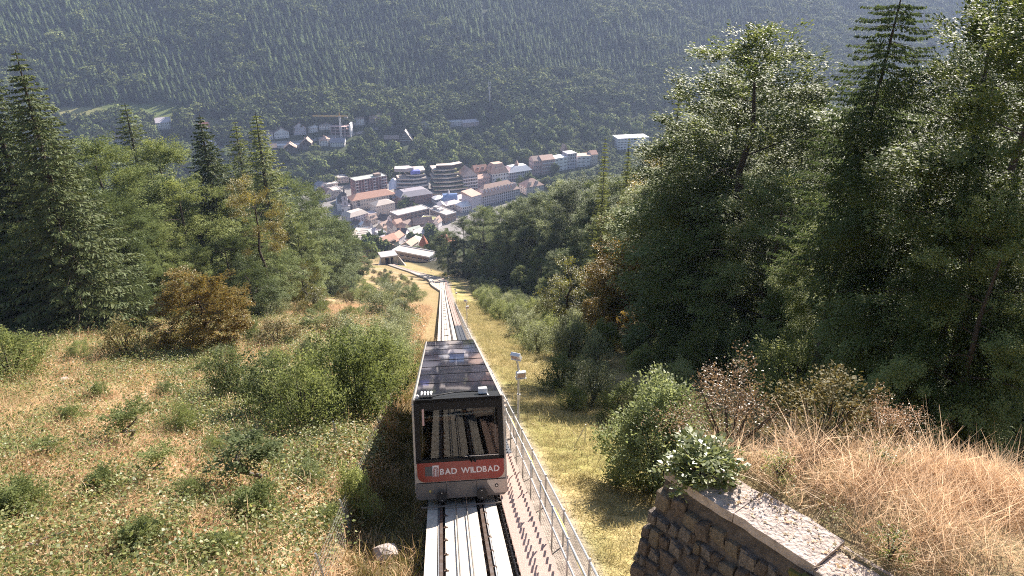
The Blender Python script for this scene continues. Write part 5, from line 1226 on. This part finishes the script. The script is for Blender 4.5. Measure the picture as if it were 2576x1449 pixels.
# ------------------------------------------------------------------ lamps along the track
def lamp(y, label):
    p, r, t, n = frame(y); q = p + r * 2.5; q.z = Gs(q.x, q.y)
    o = empty('floodlight_post', q, math.atan2(r.y, r.x)); tag(o, label, 'lamp post', 'lamp posts along the track')
    m = MB(); m.tube([(0, 0, -.3), (0, 0, 3.0)], [.055, .048], M_galv, 8); m.box(-.06, .06, -.07, .07, 1.7, 1.95, M_galv); m.build('pole', o)
    m = MB(); m.tube([(0, 0, 2.98), (-.03, .03, 3.2), (-.10, .06, 3.58)], .04, M_galv, 6); m.build('bracket', o)
    for z_, rx, rz_ in ((2.86, .12, 0.15), (3.68, .55, -.5)):
        m = MB(); m.box(-.19, .19, -.09, .07, -.13, .13, M_white); hd = m.build('lamp_head', o, bevel=.015); hd.location = (.07 if z_ < 3 else -.12, -.06, z_); hd.rotation_euler = (rx, 0, rz_)
        m = MB(); m.box(-.15, .15, -.098, -.088, -.09, .09, mat('lamp glass', (.45, .32, .30), .15)); m.build('lens', hd)
        m = MB(); m.box(-.2, .2, -.12, .08, -.165, -.131, M_white); m.build('bracket_plate', hd)
for i, yy in enumerate((24.0, 77, 135, 205, 262, 318)):
    lamp(yy, ['nearest floodlight post standing right of the car', 'second floodlight post just beyond the car', 'third floodlight post down the track', 'fourth floodlight post before the bend', 'fifth floodlight post at the bend', 'farthest floodlight post near the portal'][i])

# ------------------------------------------------------------------ bastion with stone wall, bottom right
M_stone = mat('dark rubble stone', (.22, .165, .13), .95, col2=(.085, .066, .053), scale=5, bump=1.0, bscale=14)
M_stone2 = mat('greyish stone', (.31, .255, .215), .95, col2=(.11, .088, .072), scale=6, bump=1.0, bscale=16)
M_cope = mat('pale coping stone', (.52, .425, .37), .9, col2=(.25, .20, .17), scale=6, bump=.8, bscale=20, spread=(.40, .72))
M_moss = mat('moss', (.13, .10, .025), .95, col2=(.08, .085, .02), scale=9)
ZW = -5.82
A0, B0 = Vector((1.95, 7.48, ZW)), Vector((5.3, 3.2, ZW))           # top outer edge of the wall face
wd = (B0 - A0).normalized(); wn_ = Vector((wd.y, -wd.x, 0))           # outward normal, towards the track
if wn_.x > 0: wn_ = -wn_
Lw = (B0 - A0).length
wall = empty('stone_wall', (A0.x, A0.y, ZW - 6)); tag(wall, 'old rubble stone retaining wall with pale coping in the lower right corner', 'wall'); wo = Vector(wall.location)
BAT = .36
m = MB()
inn = -wn_
def wp(s, dz, out=0.0): return A0 + wd * s + wn_ * (out - BAT * dz) + Vector((0, 0, dz))
far = Vector((.10, 1.0, 0)).normalized()
M_mort = mat('crumbled mortar', (.16, .125, .10), .95, col2=(.08, .062, .05), scale=9, bump=1.0, bscale=25)
m.add([wp(0, -.14, -.06) - wo, wp(Lw, -.14, -.06) - wo, wp(Lw, -8, -.06) - wo, wp(0, -8, -.06) - wo, wp(0, -.14, -.06) + inn * .7 + far * .05 - wo, wp(Lw, -.14, -.06) + inn * .7 - wo, wp(Lw, -8, -.1) + inn * 2 - wo, wp(0, -8, -.1) + inn * 2 + far * .8 - wo],
      [(0, 1, 2, 3), (5, 4, 7, 6), (4, 0, 3, 7), (1, 5, 6, 2), (0, 4, 5, 1)], M_mort); m.build('core', wall)
def rock(seed, m, sx, sy, sz, ex=.42, nz=.10):
    r_ = np.random.default_rng(seed); bm = bmesh.new(); bmesh.ops.create_icosphere(bm, subdivisions=2, radius=1)
    ph_ = r_.uniform(0, 6.28, 9)
    for v in bm.verts:
        c = v.co; k = 1 + nz * 1.6 * math.sin(3 * c.x + ph_[0]) * math.cos(2.7 * c.y + ph_[1]) + nz * 1.4 * math.sin(4.1 * c.z + ph_[2] + 2 * c.x) + r_.normal(0, nz)
        q = [math.copysign(abs(a) ** ex, a) for a in c]; v.co = Vector((q[0] * sx * k, q[1] * sy * k, q[2] * sz * k))
    me = bpy.data.meshes.new('stone'); bm.to_mesh(me); bm.free(); me.materials.append(m); return me
M_stone3 = mat('ochre stone', (.30, .23, .16), .95, col2=(.15, .12, .09), scale=7, bump=1.0, bscale=18)
ROCKS = [rock(i, (M_stone, M_stone2, M_stone3)[i % 3], .5, .5, .5, .28, .05) for i in range(9)]
rr = np.random.default_rng(4); rot_w = math.atan2(wd.y, wd.x)
dz = -.30; row = 0; k = 0
while dz > -5.2 and k < 290:
    hh = rr.uniform(.11, .27); s = -.02 - rr.uniform(0, .05)
    while s < 3.3:
        ww = rr.uniform(.08, .24); pq = wp(s + ww / 2, dz - hh / 2 + rr.normal(0, .03), -.11 + rr.uniform(-.03, .035))
        inst('stone', ROCKS[int(rr.integers(9))], wall, pq - wo, (rr.normal(0, .06), rr.normal(0, .10), rot_w + rr.normal(0, .08)), (ww * .98, .20, hh * rr.uniform(.88, 1.0))); s += ww; k += 1
    dz -= hh * .97; row += 1
cs = [(.0, 1.02), (1.03, 2.05), (2.06, 3.0), (3.02, 4.0), (4.02, Lw)]
for i, (a, b_) in enumerate(cs):
    m = MB(); dzz = -.05 * max(0, i - 1) + rr.normal(0, .006); wi = .56 + .05 * rr.normal()
    q = [Vector((0, 0, 0)) - wo + A0 + wd * a + wn_ * .03, A0 + wd * b_ + wn_ * (.03 + .02 * rr.normal()) - wo, A0 + wd * b_ + inn * wi - wo, A0 + wd * a + inn * wi - wo]
    kq = 7; P4 = []
    for j in range(kq + 1):
        f_ = j / kq
        for e0, e1 in ((0, 1), (3, 2)): P4.append(q[e0].lerp(q[e1], f_) + wn_ * rr.normal(0, .007) + Vector((0, 0, dzz + rr.normal(0, .004))))
    nq = len(P4); m.add([tuple(v_) for v_ in P4] + [tuple(v_ - Vector((0, 0, .13))) for v_ in P4],
        [(2*j, 2*j+2, 2*j+3, 2*j+1) for j in range(kq)] + [(nq+2*j, nq+2*j+1, nq+2*j+3, nq+2*j+2) for j in range(kq)] + [(2*j, nq+2*j, nq+2*j+2, 2*j+2) for j in range(kq)] + [(2*j+1, 2*j+3, nq+2*j+3, nq+2*j+1) for j in range(kq)] + [(0, 1, nq+1, nq), (2*kq, nq+2*kq, nq+2*kq+1, 2*kq+1)], M_cope)
    m.build('coping_slab', wall)
for i in range(4):
    s = rr.uniform(.1, 3.2); pq = wp(s, -.16 - rr.uniform(0, .5) * (i % 2), .07); inst('moss_patch', rock(30 + i, M_moss, .5, .5, .5), wall, pq - wo, (0, 0, rot_w), (rr.uniform(.1, .28), .07, rr.uniform(.06, .16)))
# the grass platform behind the wall
OUTL = [A0 + inn * .45, Vector((2.95, 7.85, ZW)), Vector((4.3, 8.05, ZW)), Vector((5.6, 7.6, ZW)), Vector((7.2, 7.0, ZW)), Vector((9.5, 6.5, ZW)), Vector((12, 4, ZW)), Vector((11, -3, ZW)), Vector((6.5, 1, ZW)), B0 + inn * .45]
cen = Vector((6.2, 4.6, ZW)); V, T, Q = [tuple(cen)], [], []; RN = 10; no = len(OUTL) * 6
ring = []
for i in range(len(OUTL)):
    for j in range(6): ring.append(OUTL[i].lerp(OUTL[(i + 1) % len(OUTL)], j / 6))
for k_ in range(1, RN + 1):
    for q in ring:
        w_ = cen.lerp(q, k_ / RN); V.append((w_.x, w_.y, ZW - .03 + .07 * float(wob(w_.x, w_.y, .8)) * (k_ < RN) + .10 * (1 - k_ / RN)))
for k_ in range(1, 8):
    for i, q in enumerate(ring):
        d_ = (q - cen).normalized(); w_ = q + d_ * (.5 * k_ * float(sstep(2.6, 3.4, q.x)) if q.y > 6 else -.10 * k_); V.append((w_.x, w_.y, ZW - .2 - 1.15 * k_))
for i in range(no): T.append((0, 1 + i, 1 + (i + 1) % no))
for k_ in range(RN + 6):
    for i in range(no): a = 1 + k_ * no; Q.append((a + i, a + no + i, a + no + (i + 1) % no, a + (i + 1) % no))
M_straw = mat('dry grass ground', (.30, .215, .115), .95, col2=(.19, .155, .07), scale=3.5, bump=.8, bscale=18)
kind(inst('bastion_ground', np_mesh('bastion_ground', V, Q, T, mats=(M_straw,), smooth=True)), 'structure')

# ------------------------------------------------------------------ ground cover
def blades(seed, n, h, spread, wd_, m, lean=.5, curl=.8):
    r_ = np.random.default_rng(seed); c = np.stack([r_.normal(0, spread, n), r_.normal(0, spread, n), np.zeros(n)], 1)
    t_ = np.stack([r_.normal(0, lean, n), r_.normal(0, lean, n), np.ones(n)], 1); t_ = unit(t_); L_ = h * r_.uniform(.5, 1.25, n)
    side = unit(np.cross(t_, rnd3(r_, n))); w_ = (wd_ * r_.uniform(.7, 1.3, n))[:, None]
    mid = c + t_ * (L_ * .55)[:, None]; tip = mid + unit(t_ + np.stack([r_.normal(0, .5, n), r_.normal(0, .5, n), -.2 * np.ones(n)], 1) * curl) * (L_ * .5)[:, None]
    V = np.stack([c - side * w_, c + side * w_, mid + side * w_ * .8, mid - side * w_ * .8, tip + side * w_ * .2, tip - side * w_ * .2], 1).reshape(-1, 3); k_ = np.arange(n) * 6
    return np_mesh('tuft', V, np.concatenate([np.stack([k_, k_+1, k_+2, k_+3], 1), np.stack([k_+3, k_+2, k_+4, k_+5], 1)]), mats=(m,))
def leafy(seed, n, R, h, Ll, m):
    r_ = np.random.default_rng(seed); c = np.stack([r_.normal(0, R, n), r_.normal(0, R, n), r_.uniform(.15, 1, n) ** .8 * h], 1)
    L_ = Ll * r_.uniform(.6, 1.3, n); return crown_mesh('clump', [leaf_geo(c, rnd3(r_, n) * np.array([1, 1, .45]), unit(np.array([0, 0, 1.0]) + rnd3(r_, n) * .6), L_, L_ * .75)], m)
LF_bram = leafmat('bramble leaves', [(.10, .13, .040), (.165, .19, .062), (.26, .245, .10)], .34, .5, .4, .3)
LF_bram2 = leafmat('yellow bramble leaves', [(.20, .17, .06), (.32, .23, .10), (.38, .21, .13)], .34, .5, .35, .3)
LF_straw = leafmat('straw', [(.42, .31, .19), (.57, .44, .29), (.74, .61, .44)], .3, .6, .3, .2)
LF_heath = leafmat('heath', [(.33, .235, .14), (.45, .335, .20), (.57, .45, .30)], .3, .7, .2, .25)
LF_grass = leafmat('short grass', [(.19, .18, .08), (.28, .25, .12), (.40, .34, .20)], .35, .6, .3, .25)
def cover(name, label, n, ys, xs_, protos, size, dens=None, seed=1, zoff=0.0):
    r_ = np.random.default_rng(seed); out = []
    while len(out) < n:
        k_ = 4000; q = r_.uniform(0, 1, k_); y_ = ys[0] + (ys[1] - ys[0]) * q ** 1.7; xr_ = r_.uniform(xs_[0], xs_[1], k_); x_ = xt(y_) + xr_
        d_ = np.ones(k_) if dens is None else dens(x_, y_, xr_); ok = r_.uniform(0, 1, k_) < d_
        uu = np.array([abs(a) for a in x_]) < .80 * y_ + 4; out += list(zip(x_[ok & uu], y_[ok & uu]))
    P = np.array(out[:n]); z_ = G(P[:, 0], P[:, 1]) + zoff
    s_ = size * r_.uniform(.6, 1.5, n) * (1 + P[:, 1] / 90.0); sc = np.stack([s_, s_, s_ * r_.uniform(.7, 1.2, n)], 1)
    rt = np.stack([r_.normal(0, .12, n) - .2, r_.normal(0, .12, n), r_.uniform(0, 6.28, n)], 1)
    scatter(name, label, np.column_stack([P, z_]), rt, sc, r_.integers(0, len(protos), n), protos)
BR = [leafy(80 + i, 85, .23, .30, .055, LF_bram) for i in range(3)] + [leafy(84, 70, .23, .26, .055, LF_bram2)]
HT = [blades(90 + i, 34, .26, .13, .006, LF_heath, .7) for i in range(3)]
cover('bramble_cover', 'low green and yellowish bramble leaves covering the left meadow', 11000, (5, 95), (-46, -3.1), BR, 1.0, lambda x, y, xr: np.clip(.25 + .75 * sstep(-.4, .9, wob(x, y, 4.5, 2)) - .018 * (y - 9), .10, 1) * (1 - .85 * (1 - sstep(3.1, 4.4, -xr)) * 0), 2)
cover('heath_cover', 'dry pinkish grass and heath tufts across the left meadow', 15000, (5, 130), (-46, -2.6), HT, 1.0, None, 3)
GT = [blades(95 + i, 30, .12, .12, .005, LF_grass, .7) for i in range(3)]
cover('grass_cover', 'short yellowish green grass strip right of the railings', 15000, (6, 150), (3.0, 15), GT, 1.0, lambda x, y, xr: np.where(xr > 9, .5, 1.0), 4)
cover('ditch_grass', 'rough grass in the ditch left of the track', 1600, (6, 60), (-3.0, -1.1), [blades(99, 30, .22, .1, .006, LF_grass, .6), HT[0], blades(100, 30, .4, .1, .006, LF_broom, .5)], 1.0, None, 5)
ST = [blades(101, 30, .46, .10, .0035, LF_straw, .9, .4), blades(102, 22, .75, .12, .003, LF_straw, 1.2, .15), blades(103, 30, .34, .1, .004, LF_heath, .8), leafy(104, 34, .10, .16, .03, LF_bram2), leafy(105, 30, .09, .18, .035, LF_bram), blades(106, 12, .8, .10, .0028, LF_straw, .6, .1)]
def bastion_cover():
    r_ = np.random.default_rng(6); P = []
    poly = [(q.x, q.y) for q in OUTL]
    def inside(x, y):
        c = False; j = len(poly) - 1
        for i in range(len(poly)):
            if (poly[i][1] > y) != (poly[j][1] > y) and x < (poly[j][0] - poly[i][0]) * (y - poly[i][1]) / (poly[j][1] - poly[i][1]) + poly[i][0]: c = not c
            j = i
        return c
    while len(P) < 4200:
        x_, y_ = r_.uniform(2.2, 11), r_.uniform(1.5, 8.2)
        if inside(x_, y_) and (Vector((x_, y_, ZW)) - A0).dot(inn) > .74 and r_.uniform() < .25 + .75 * float(sstep(-.5, .5, wob(x_, y_, .55, 3))): P.append((x_, y_, ZW - .02))
    n = len(P); s_ = r_.uniform(.35, .85, n)
    scatter('dry_grass', 'tall dry straw coloured grass on the stone bastion', P, np.stack([r_.normal(0, .4, n), r_.normal(0, .4, n), r_.uniform(0, 6.28, n)], 1), np.stack([s_ * 1.25, s_ * 1.25, s_], 1), np.where(np.array([wob(q_[0], q_[1], .9, 6) for q_ in P]) > .8, r_.choice([3, 4, 2], n), r_.choice([0, 1, 1, 2, 5], n)), ST)
bastion_cover()

def litter():                                      # dead leaves and straw lying on the coping
    r_ = np.random.default_rng(8); n = 260; P = []
    for i in range(n): q_ = A0 + wd * r_.uniform(.3, 4.5) + inn * (.55 * r_.uniform() ** .5); P.append((q_.x, q_.y, ZW + .012))
    one = leafy(107, 3, .03, .004, .05, LF_bram2); st = blades(108, 2, .16, .02, .0025, LF_straw, 6.0, .1); s_ = r_.uniform(.5, 1.2, n)
    scatter('leaf_litter', 'dead leaves and straws lying on the coping of the stone wall', P, np.stack([0 * s_, 0 * s_, r_.uniform(0, 6.28, n)], 1), np.stack([s_, s_, s_ * .4], 1), r_.integers(0, 2, n), [one, st])
litter()
# ------------------------------------------------------------------ single shrubs, saplings and small things
def shrub(name, pr, u, v, wpx, hpx, label, h0=2.0, r0=1.15, cat='shrub', parts=SF):
    q = hit(u, v); d_ = q.dot(Fv); H = hpx * d_ / FPX * .97; W_ = wpx * d_ / FPX / 2
    o = planted(name, pr, parts, q.x, q.y, label, cat, None, H / h0, None, .05, W_ / r0 / 1.1); return o
for i, (u, v, w_, h_, b_) in enumerate(((690, 1062, 150, 170, 0), (765, 1098, 165, 195, 1), (845, 1035, 170, 185, 1), (905, 1062, 150, 205, 3), (965, 1000, 130, 150, 3), (935, 945, 140, 125, 0), (880, 905, 110, 105, 2), (990, 905, 110, 95, 2), (1000, 835, 85, 62, 2), (960, 800, 85, 66, 2), (985, 757, 80, 42, 2), (1038, 757, 60, 36, 0), (935, 768, 70, 44, 1), (1000, 872, 85, 70, 2), (1005, 935, 85, 85, 0), (985, 965, 90, 95, 1), (1015, 800, 62, 48, 2))):
    q = hit(u, v); s_ = q.dot(Fv) / FPX
    plant('shrub', [BUSH[b_]], q.x, q.y, h_ * s_, 2.0, 'shrub', 'leafy green shrub in the thicket between meadow and track', SF, w_ / h_ * .85, .05)
shrub('shrub', BUSH[0], 592, 1012, 120, 140, 'dark green shrub standing alone with its shadow in the left meadow')
shrub('shrub', BROOM, 318, 905, 125, 95, 'brownish broom shrub left of the orange oak', 1.6, 1.2)
shrub('shrub', BUSH[0], 632, 865, 62, 72, 'small dark shrub right of the orange oak')
shrub('shrub', BUSH[1], 30, 955, 190, 125, 'wide shrub at the left edge of the meadow')
shrub('shrub', BUSH[0], 728, 875, 40, 30, 'tiny dark shrub behind the thicket')
shrub('shrub', BUSH[3], 60, 1300, 150, 90, 'low leafy shrub at the left edge near the bottom')
shrub('shrub', BUSH[3], 640, 1300, 150, 80, 'low dark shrub in the brambles near the bottom')
shrub('shrub', BUSH[1], 465, 1090, 70, 80, 'yellow green bush in the middle of the left meadow')
shrub('shrub', BROOM, 700, 870, 120, 60, 'brown broom bush behind the thicket', 1.6, 1.2)
shrub('shrub', BROOM, 840, 860, 90, 60, 'grey brown bush above the thicket', 1.6, 1.2)
shrub('shrub', BUSH[2], 690, 800, 90, 60, 'pale bush below the young green tree')
shrub('shrub', BUSH[3], 900, 1310, 90, 160, 'tall grassy broom bush leaning over the left fence')
shrub('sapling', SAPL[0], 634, 1232, 130, 190, 'slender sapling with a bare thin stem in the left meadow', 3.2, .85, 'sapling', TC)
shrub('sapling', SAPL[1], 330, 1110, 100, 110, 'small sapling in the middle of the left meadow', 2.2, .75, 'sapling', TC)
shrub('sapling', SAPL[1], 405, 1200, 80, 100, 'thin sapling in front of the middle one', 2.2, .75, 'sapling', TC)
shrub('sapling', SAPL[0], 795, 850, 50, 80, 'grey green sapling above the thicket', 3.2, .85, 'sapling', TC)
shrub('sapling', SAPL[1], 130, 1150, 70, 60, 'tiny sapling left of the middle one', 2.2, .75, 'sapling', TC)
for u, v, w_, h_, b_ in ((205, 905, 60, 45, 1), (250, 1000, 45, 35, 3), (420, 1000, 50, 40, 0), (520, 950, 55, 45, 1), (560, 905, 45, 40, 2), (700, 930, 60, 50, 1), (780, 905, 60, 50, 0), (260, 1240, 90, 60, 3), (480, 1260, 80, 60, 1), (180, 1060, 60, 40, 3), (540, 1150, 60, 55, 1), (780, 1220, 80, 60, 0), (820, 1330, 80, 60, 3), (360, 1370, 110, 70, 3), (560, 1400, 100, 60, 1)):
    q = hit(u, v); s_ = q.dot(Fv) / FPX; plant('shrub', [BUSH[b_]], q.x, q.y, h_ * s_, 2.0, 'shrub', 'small low shrub scattered in the left meadow', SF, w_ / h_ * .9, .05)
r6 = np.random.default_rng(21); SL = []
for i in range(300):
    y = r6.uniform(85, 345); xl_ = -r6.uniform(7.5, 36); x = float(xt(y)) + min(0, float(loopo(y))) + xl_
    if any((a - x) ** 2 + (b_ - y) ** 2 < 16 for a, b_ in SL): continue
    SL.append((x, y)); plant('shrub', [BUSH[2], BROOM, BROOM, BUSH[1], BUSH[0]], x, y, r6.uniform(1.1, 2.4) * (1.2 if xl_ < -16 else .8), 2.0, 'shrub', 'shrub on the lower left slope', SF, r6.uniform(.9, 1.25), .05)
    if len(SL) >= 100: break
# right: shrubs along the foot of the wood
r5 = np.random.default_rng(15); k = 0
SH = []
for i in range(400):
    y = 46 + (330 - 46) * r5.uniform() ** 1.1; c0 = np.interp(y, [46, 80, 120, 200, 330], [7.6, 8.0, 8.0, 10, 13]); xr = c0 + r5.uniform(-.6, np.interp(y, [46, 120, 330], [4.5, 8, 12])); x = float(xt(min(y, 275))) - (.105 * max(0, y - 275)) + xr
    if any((a - x) ** 2 + (b_ - y) ** 2 < 4.6 for a, b_ in SH): continue
    SH.append((x, y)); h = r5.uniform(1.7, 3.3)
    plant('shrub', [BUSH[2], BUSH[2], BUSH[0], BUSH[1]], x, y, h, 2.0, 'shrub', 'silvery hedge shrub by the right wood', SF, r5.uniform(.75, 1.05), .05); k += 1
    if k > 150: break
for i in range(44):                                 # understory in the shade
    y = r5.uniform(18, 70); xr = r5.uniform(12.5, 34); x = float(xt(y)) + xr; plant('shrub', BUSH, x, y, r5.uniform(1.6, 3.4), 2.0, 'shrub', 'undergrowth shrub in the right wood shade', SF, r5.uniform(.9, 1.2), .05)
for u, v, w_, h_, b_, lab in ((1410, 985, 110, 95, BUSH[0], 'leafy shrub at the grass edge right of the nearest lamp post'), (1492, 1010, 130, 110, BUSH[2], 'silvery shrub glinting in the sun right of the grass strip'), (1570, 1060, 120, 100, BUSH[1], 'green shrub behind the big dark shrub'), (1440, 1030, 70, 60, BUSH[1], 'small yellowish shrub by the leaning fence strut'), (1700, 1010, 120, 100, BUSH[0], 'shrub in half shade behind the big dark shrub')):
    shrub('shrub', b_, u, v, w_, h_, lab)
shrub('shrub', BIGB, 1655, 1225, 290, 262, 'big dark leafed shrub casting its shadow on the grass by the stone wall', 2.7, 1.55)
q = Vector((2.95, 8.6)); 
for (x, y, z_, s_, lab) in ((3.2, 8.9, ZW - .95, .8, 'rusty red shrub behind the stone wall'), (4.5, 8.7, ZW - .55, .62, 'brown fading shrub at the back of the bastion'), (5.2, 8.4, ZW - .45, .45, 'low reddish shrub at the right back of the bastion')):
    planted('shrub', REDB if s_ != .62 else BROOM, SF, x, y, lab, 'shrub', None, s_, None, .0, s_, z_)
LF_vine = leafmat('pale big leaves', [(.13, .165, .06), (.22, .25, .10), (.35, .36, .18)], .3, .4, .5)
vine = bush(48, .55, .55, LF_vine, BK, 2000, .11, .25, 8)
planted('wall_vine', vine, SF, 2.36, 7.42, 'bright broad leaved plant growing over the end of the stone wall', 'plant', None, .66, .3, .0, .82, ZW - .06)
FERN = bush(49, .4, .5, LF_bram, BK, 700, .05, .3, 6)
for x, y, lab in ((4.05, 6.0, 'small fern in the dry grass behind the coping'), (4.3, 5.2, 'low green weed near the right end of the coping'), (3.3, 7.3, 'green weed beside the bright broad leaved plant'), (4.6, 7.4, 'pale green herb at the back of the dry grass')):
    planted('weed', FERN, SF, x, y, lab, 'plant', None, .6, None, 0, .55, ZW)
label_plants()

M_bould = mat('pale boulder', (.48, .40, .36), .9, col2=(.36, .30, .27), scale=4, bump=.6, bscale=8)
q = hit(972, 1408); o = inst('boulder', rock(77, M_bould, .5, .5, .5, .75, .04), None, q + Vector((0, 0, .12)), (.2, .1, .5), (.66, .56, .56)); tag(o, 'pale rounded boulder in the grass left of the track', 'boulder')
for i, (u, v, lab) in enumerate(((1042, 1416, 'upper black pipe end lying beside the track'), (1040, 1434, 'lower black pipe end lying beside the track'))):
    q = hit(u, v); m = MB(); m.tube([(-.28, -.12, .02), (-.1, 0, .10), (.25, .06, .12)], .035, M_dark, 8); o = m.build('drain_pipe', None, True); o.location = q; tag(o, lab, 'pipe')
q = hit(888, 1215); bs = empty('trail_board', q); tag(bs, 'dark wooden board on a short post in the left meadow', 'signboard')
m = MB(); m.box(-.04, .04, -.04, .04, -.3, .45, W_timber); m.build('post', bs); m = MB(); m.box(-.32, .12, -.1, -.06, .40, .55, W_timber); m.build('board', bs)
for u, v, lab, sx in ((1463, 1120, 'leaning metal fence strut in the grass right of the stairway', 1), (836, 1120, 'short metal fence strut in the left meadow', -1)):
    q = hit(u, v); fs = empty('fence_strut', q); tag(fs, lab, 'fence post'); m = MB(); m.tube([(.12, 0, -.2), (.12, 0, .95)], .022, M_galv, 6); m.build('post', fs); m = MB(); m.tube([(-.3 * sx, 0, -.1), (.12, 0, .9)], .018, M_galv, 6); m.build('brace', fs)
M_dead = mat('bleached wood', (.52, .43, .36), .9, col2=(.38, .31, .26), scale=6)
for i, (u, v, ln, lab) in enumerate(((470, 912, 2.6, 'bleached branch lying under the orange oak'), (640, 985, 1.7, 'bleached stick lying in the meadow left of the thicket'), (180, 905, 1.5, 'bleached stick near the left edge shrub'), (70, 1395, 1.6, 'dry stalk lying in the brambles bottom left'))):
    q = hit(u, v); m = MB(); a = rng.uniform(-.5, .3); d = Vector((math.cos(a), math.sin(a), 0))
    m.tube([-d * ln / 2 + Vector((0, 0, .12)), Vector((0, .08, .2)), d * ln / 2 + Vector((0, 0, .1 - d.y * .4 * ln / 2))], [.02, .035, .015], M_dead, 5); m.tube([Vector((0, .08, .2)), d * ln * .3 + Vector((.1, .35, .25))], [.02, .008], M_dead, 5); o = m.build('fallen_branch'); o.location = q; tag(o, lab, 'branch')
for i, (u, v, lab) in enumerate(((455, 955, 'pale cut tree stump in the middle of the left meadow'), (165, 965, 'weathered tree stump near the left edge'), (1235, 905, 'low stump beside the grass strip'))):
    if i == 2: continue
    q = hit(u, v); m = MB(); m.tube([(0, 0, -.2), (0, 0, .1), (0, 0, .32)], [.26, .2, .18], M_dead, 9); o = m.build('tree_stump'); o.location = q; tag(o, lab, 'stump')

# ------------------------------------------------------------------ air between here and the far hillside
hz, nt, b = _new('haze'); N, L = nt.nodes, nt.links
N.remove(b); pv = N.new('ShaderNodeVolumePrincipled'); pv.inputs['Color'].default_value = (.58, .70, 1.0, 1); pv.inputs['Density'].default_value = .00011; pv.inputs['Anisotropy'].default_value = .1
L.new(pv.outputs[0], N['Material Output'].inputs['Volume'])
m = MB(); zmax = float(GZ.max()) + 40
m.box(-2750, 2750, -90, 3400, float(GZ.min()) - 1.0, zmax, hz); kind(m.build('haze'), 'stuff')
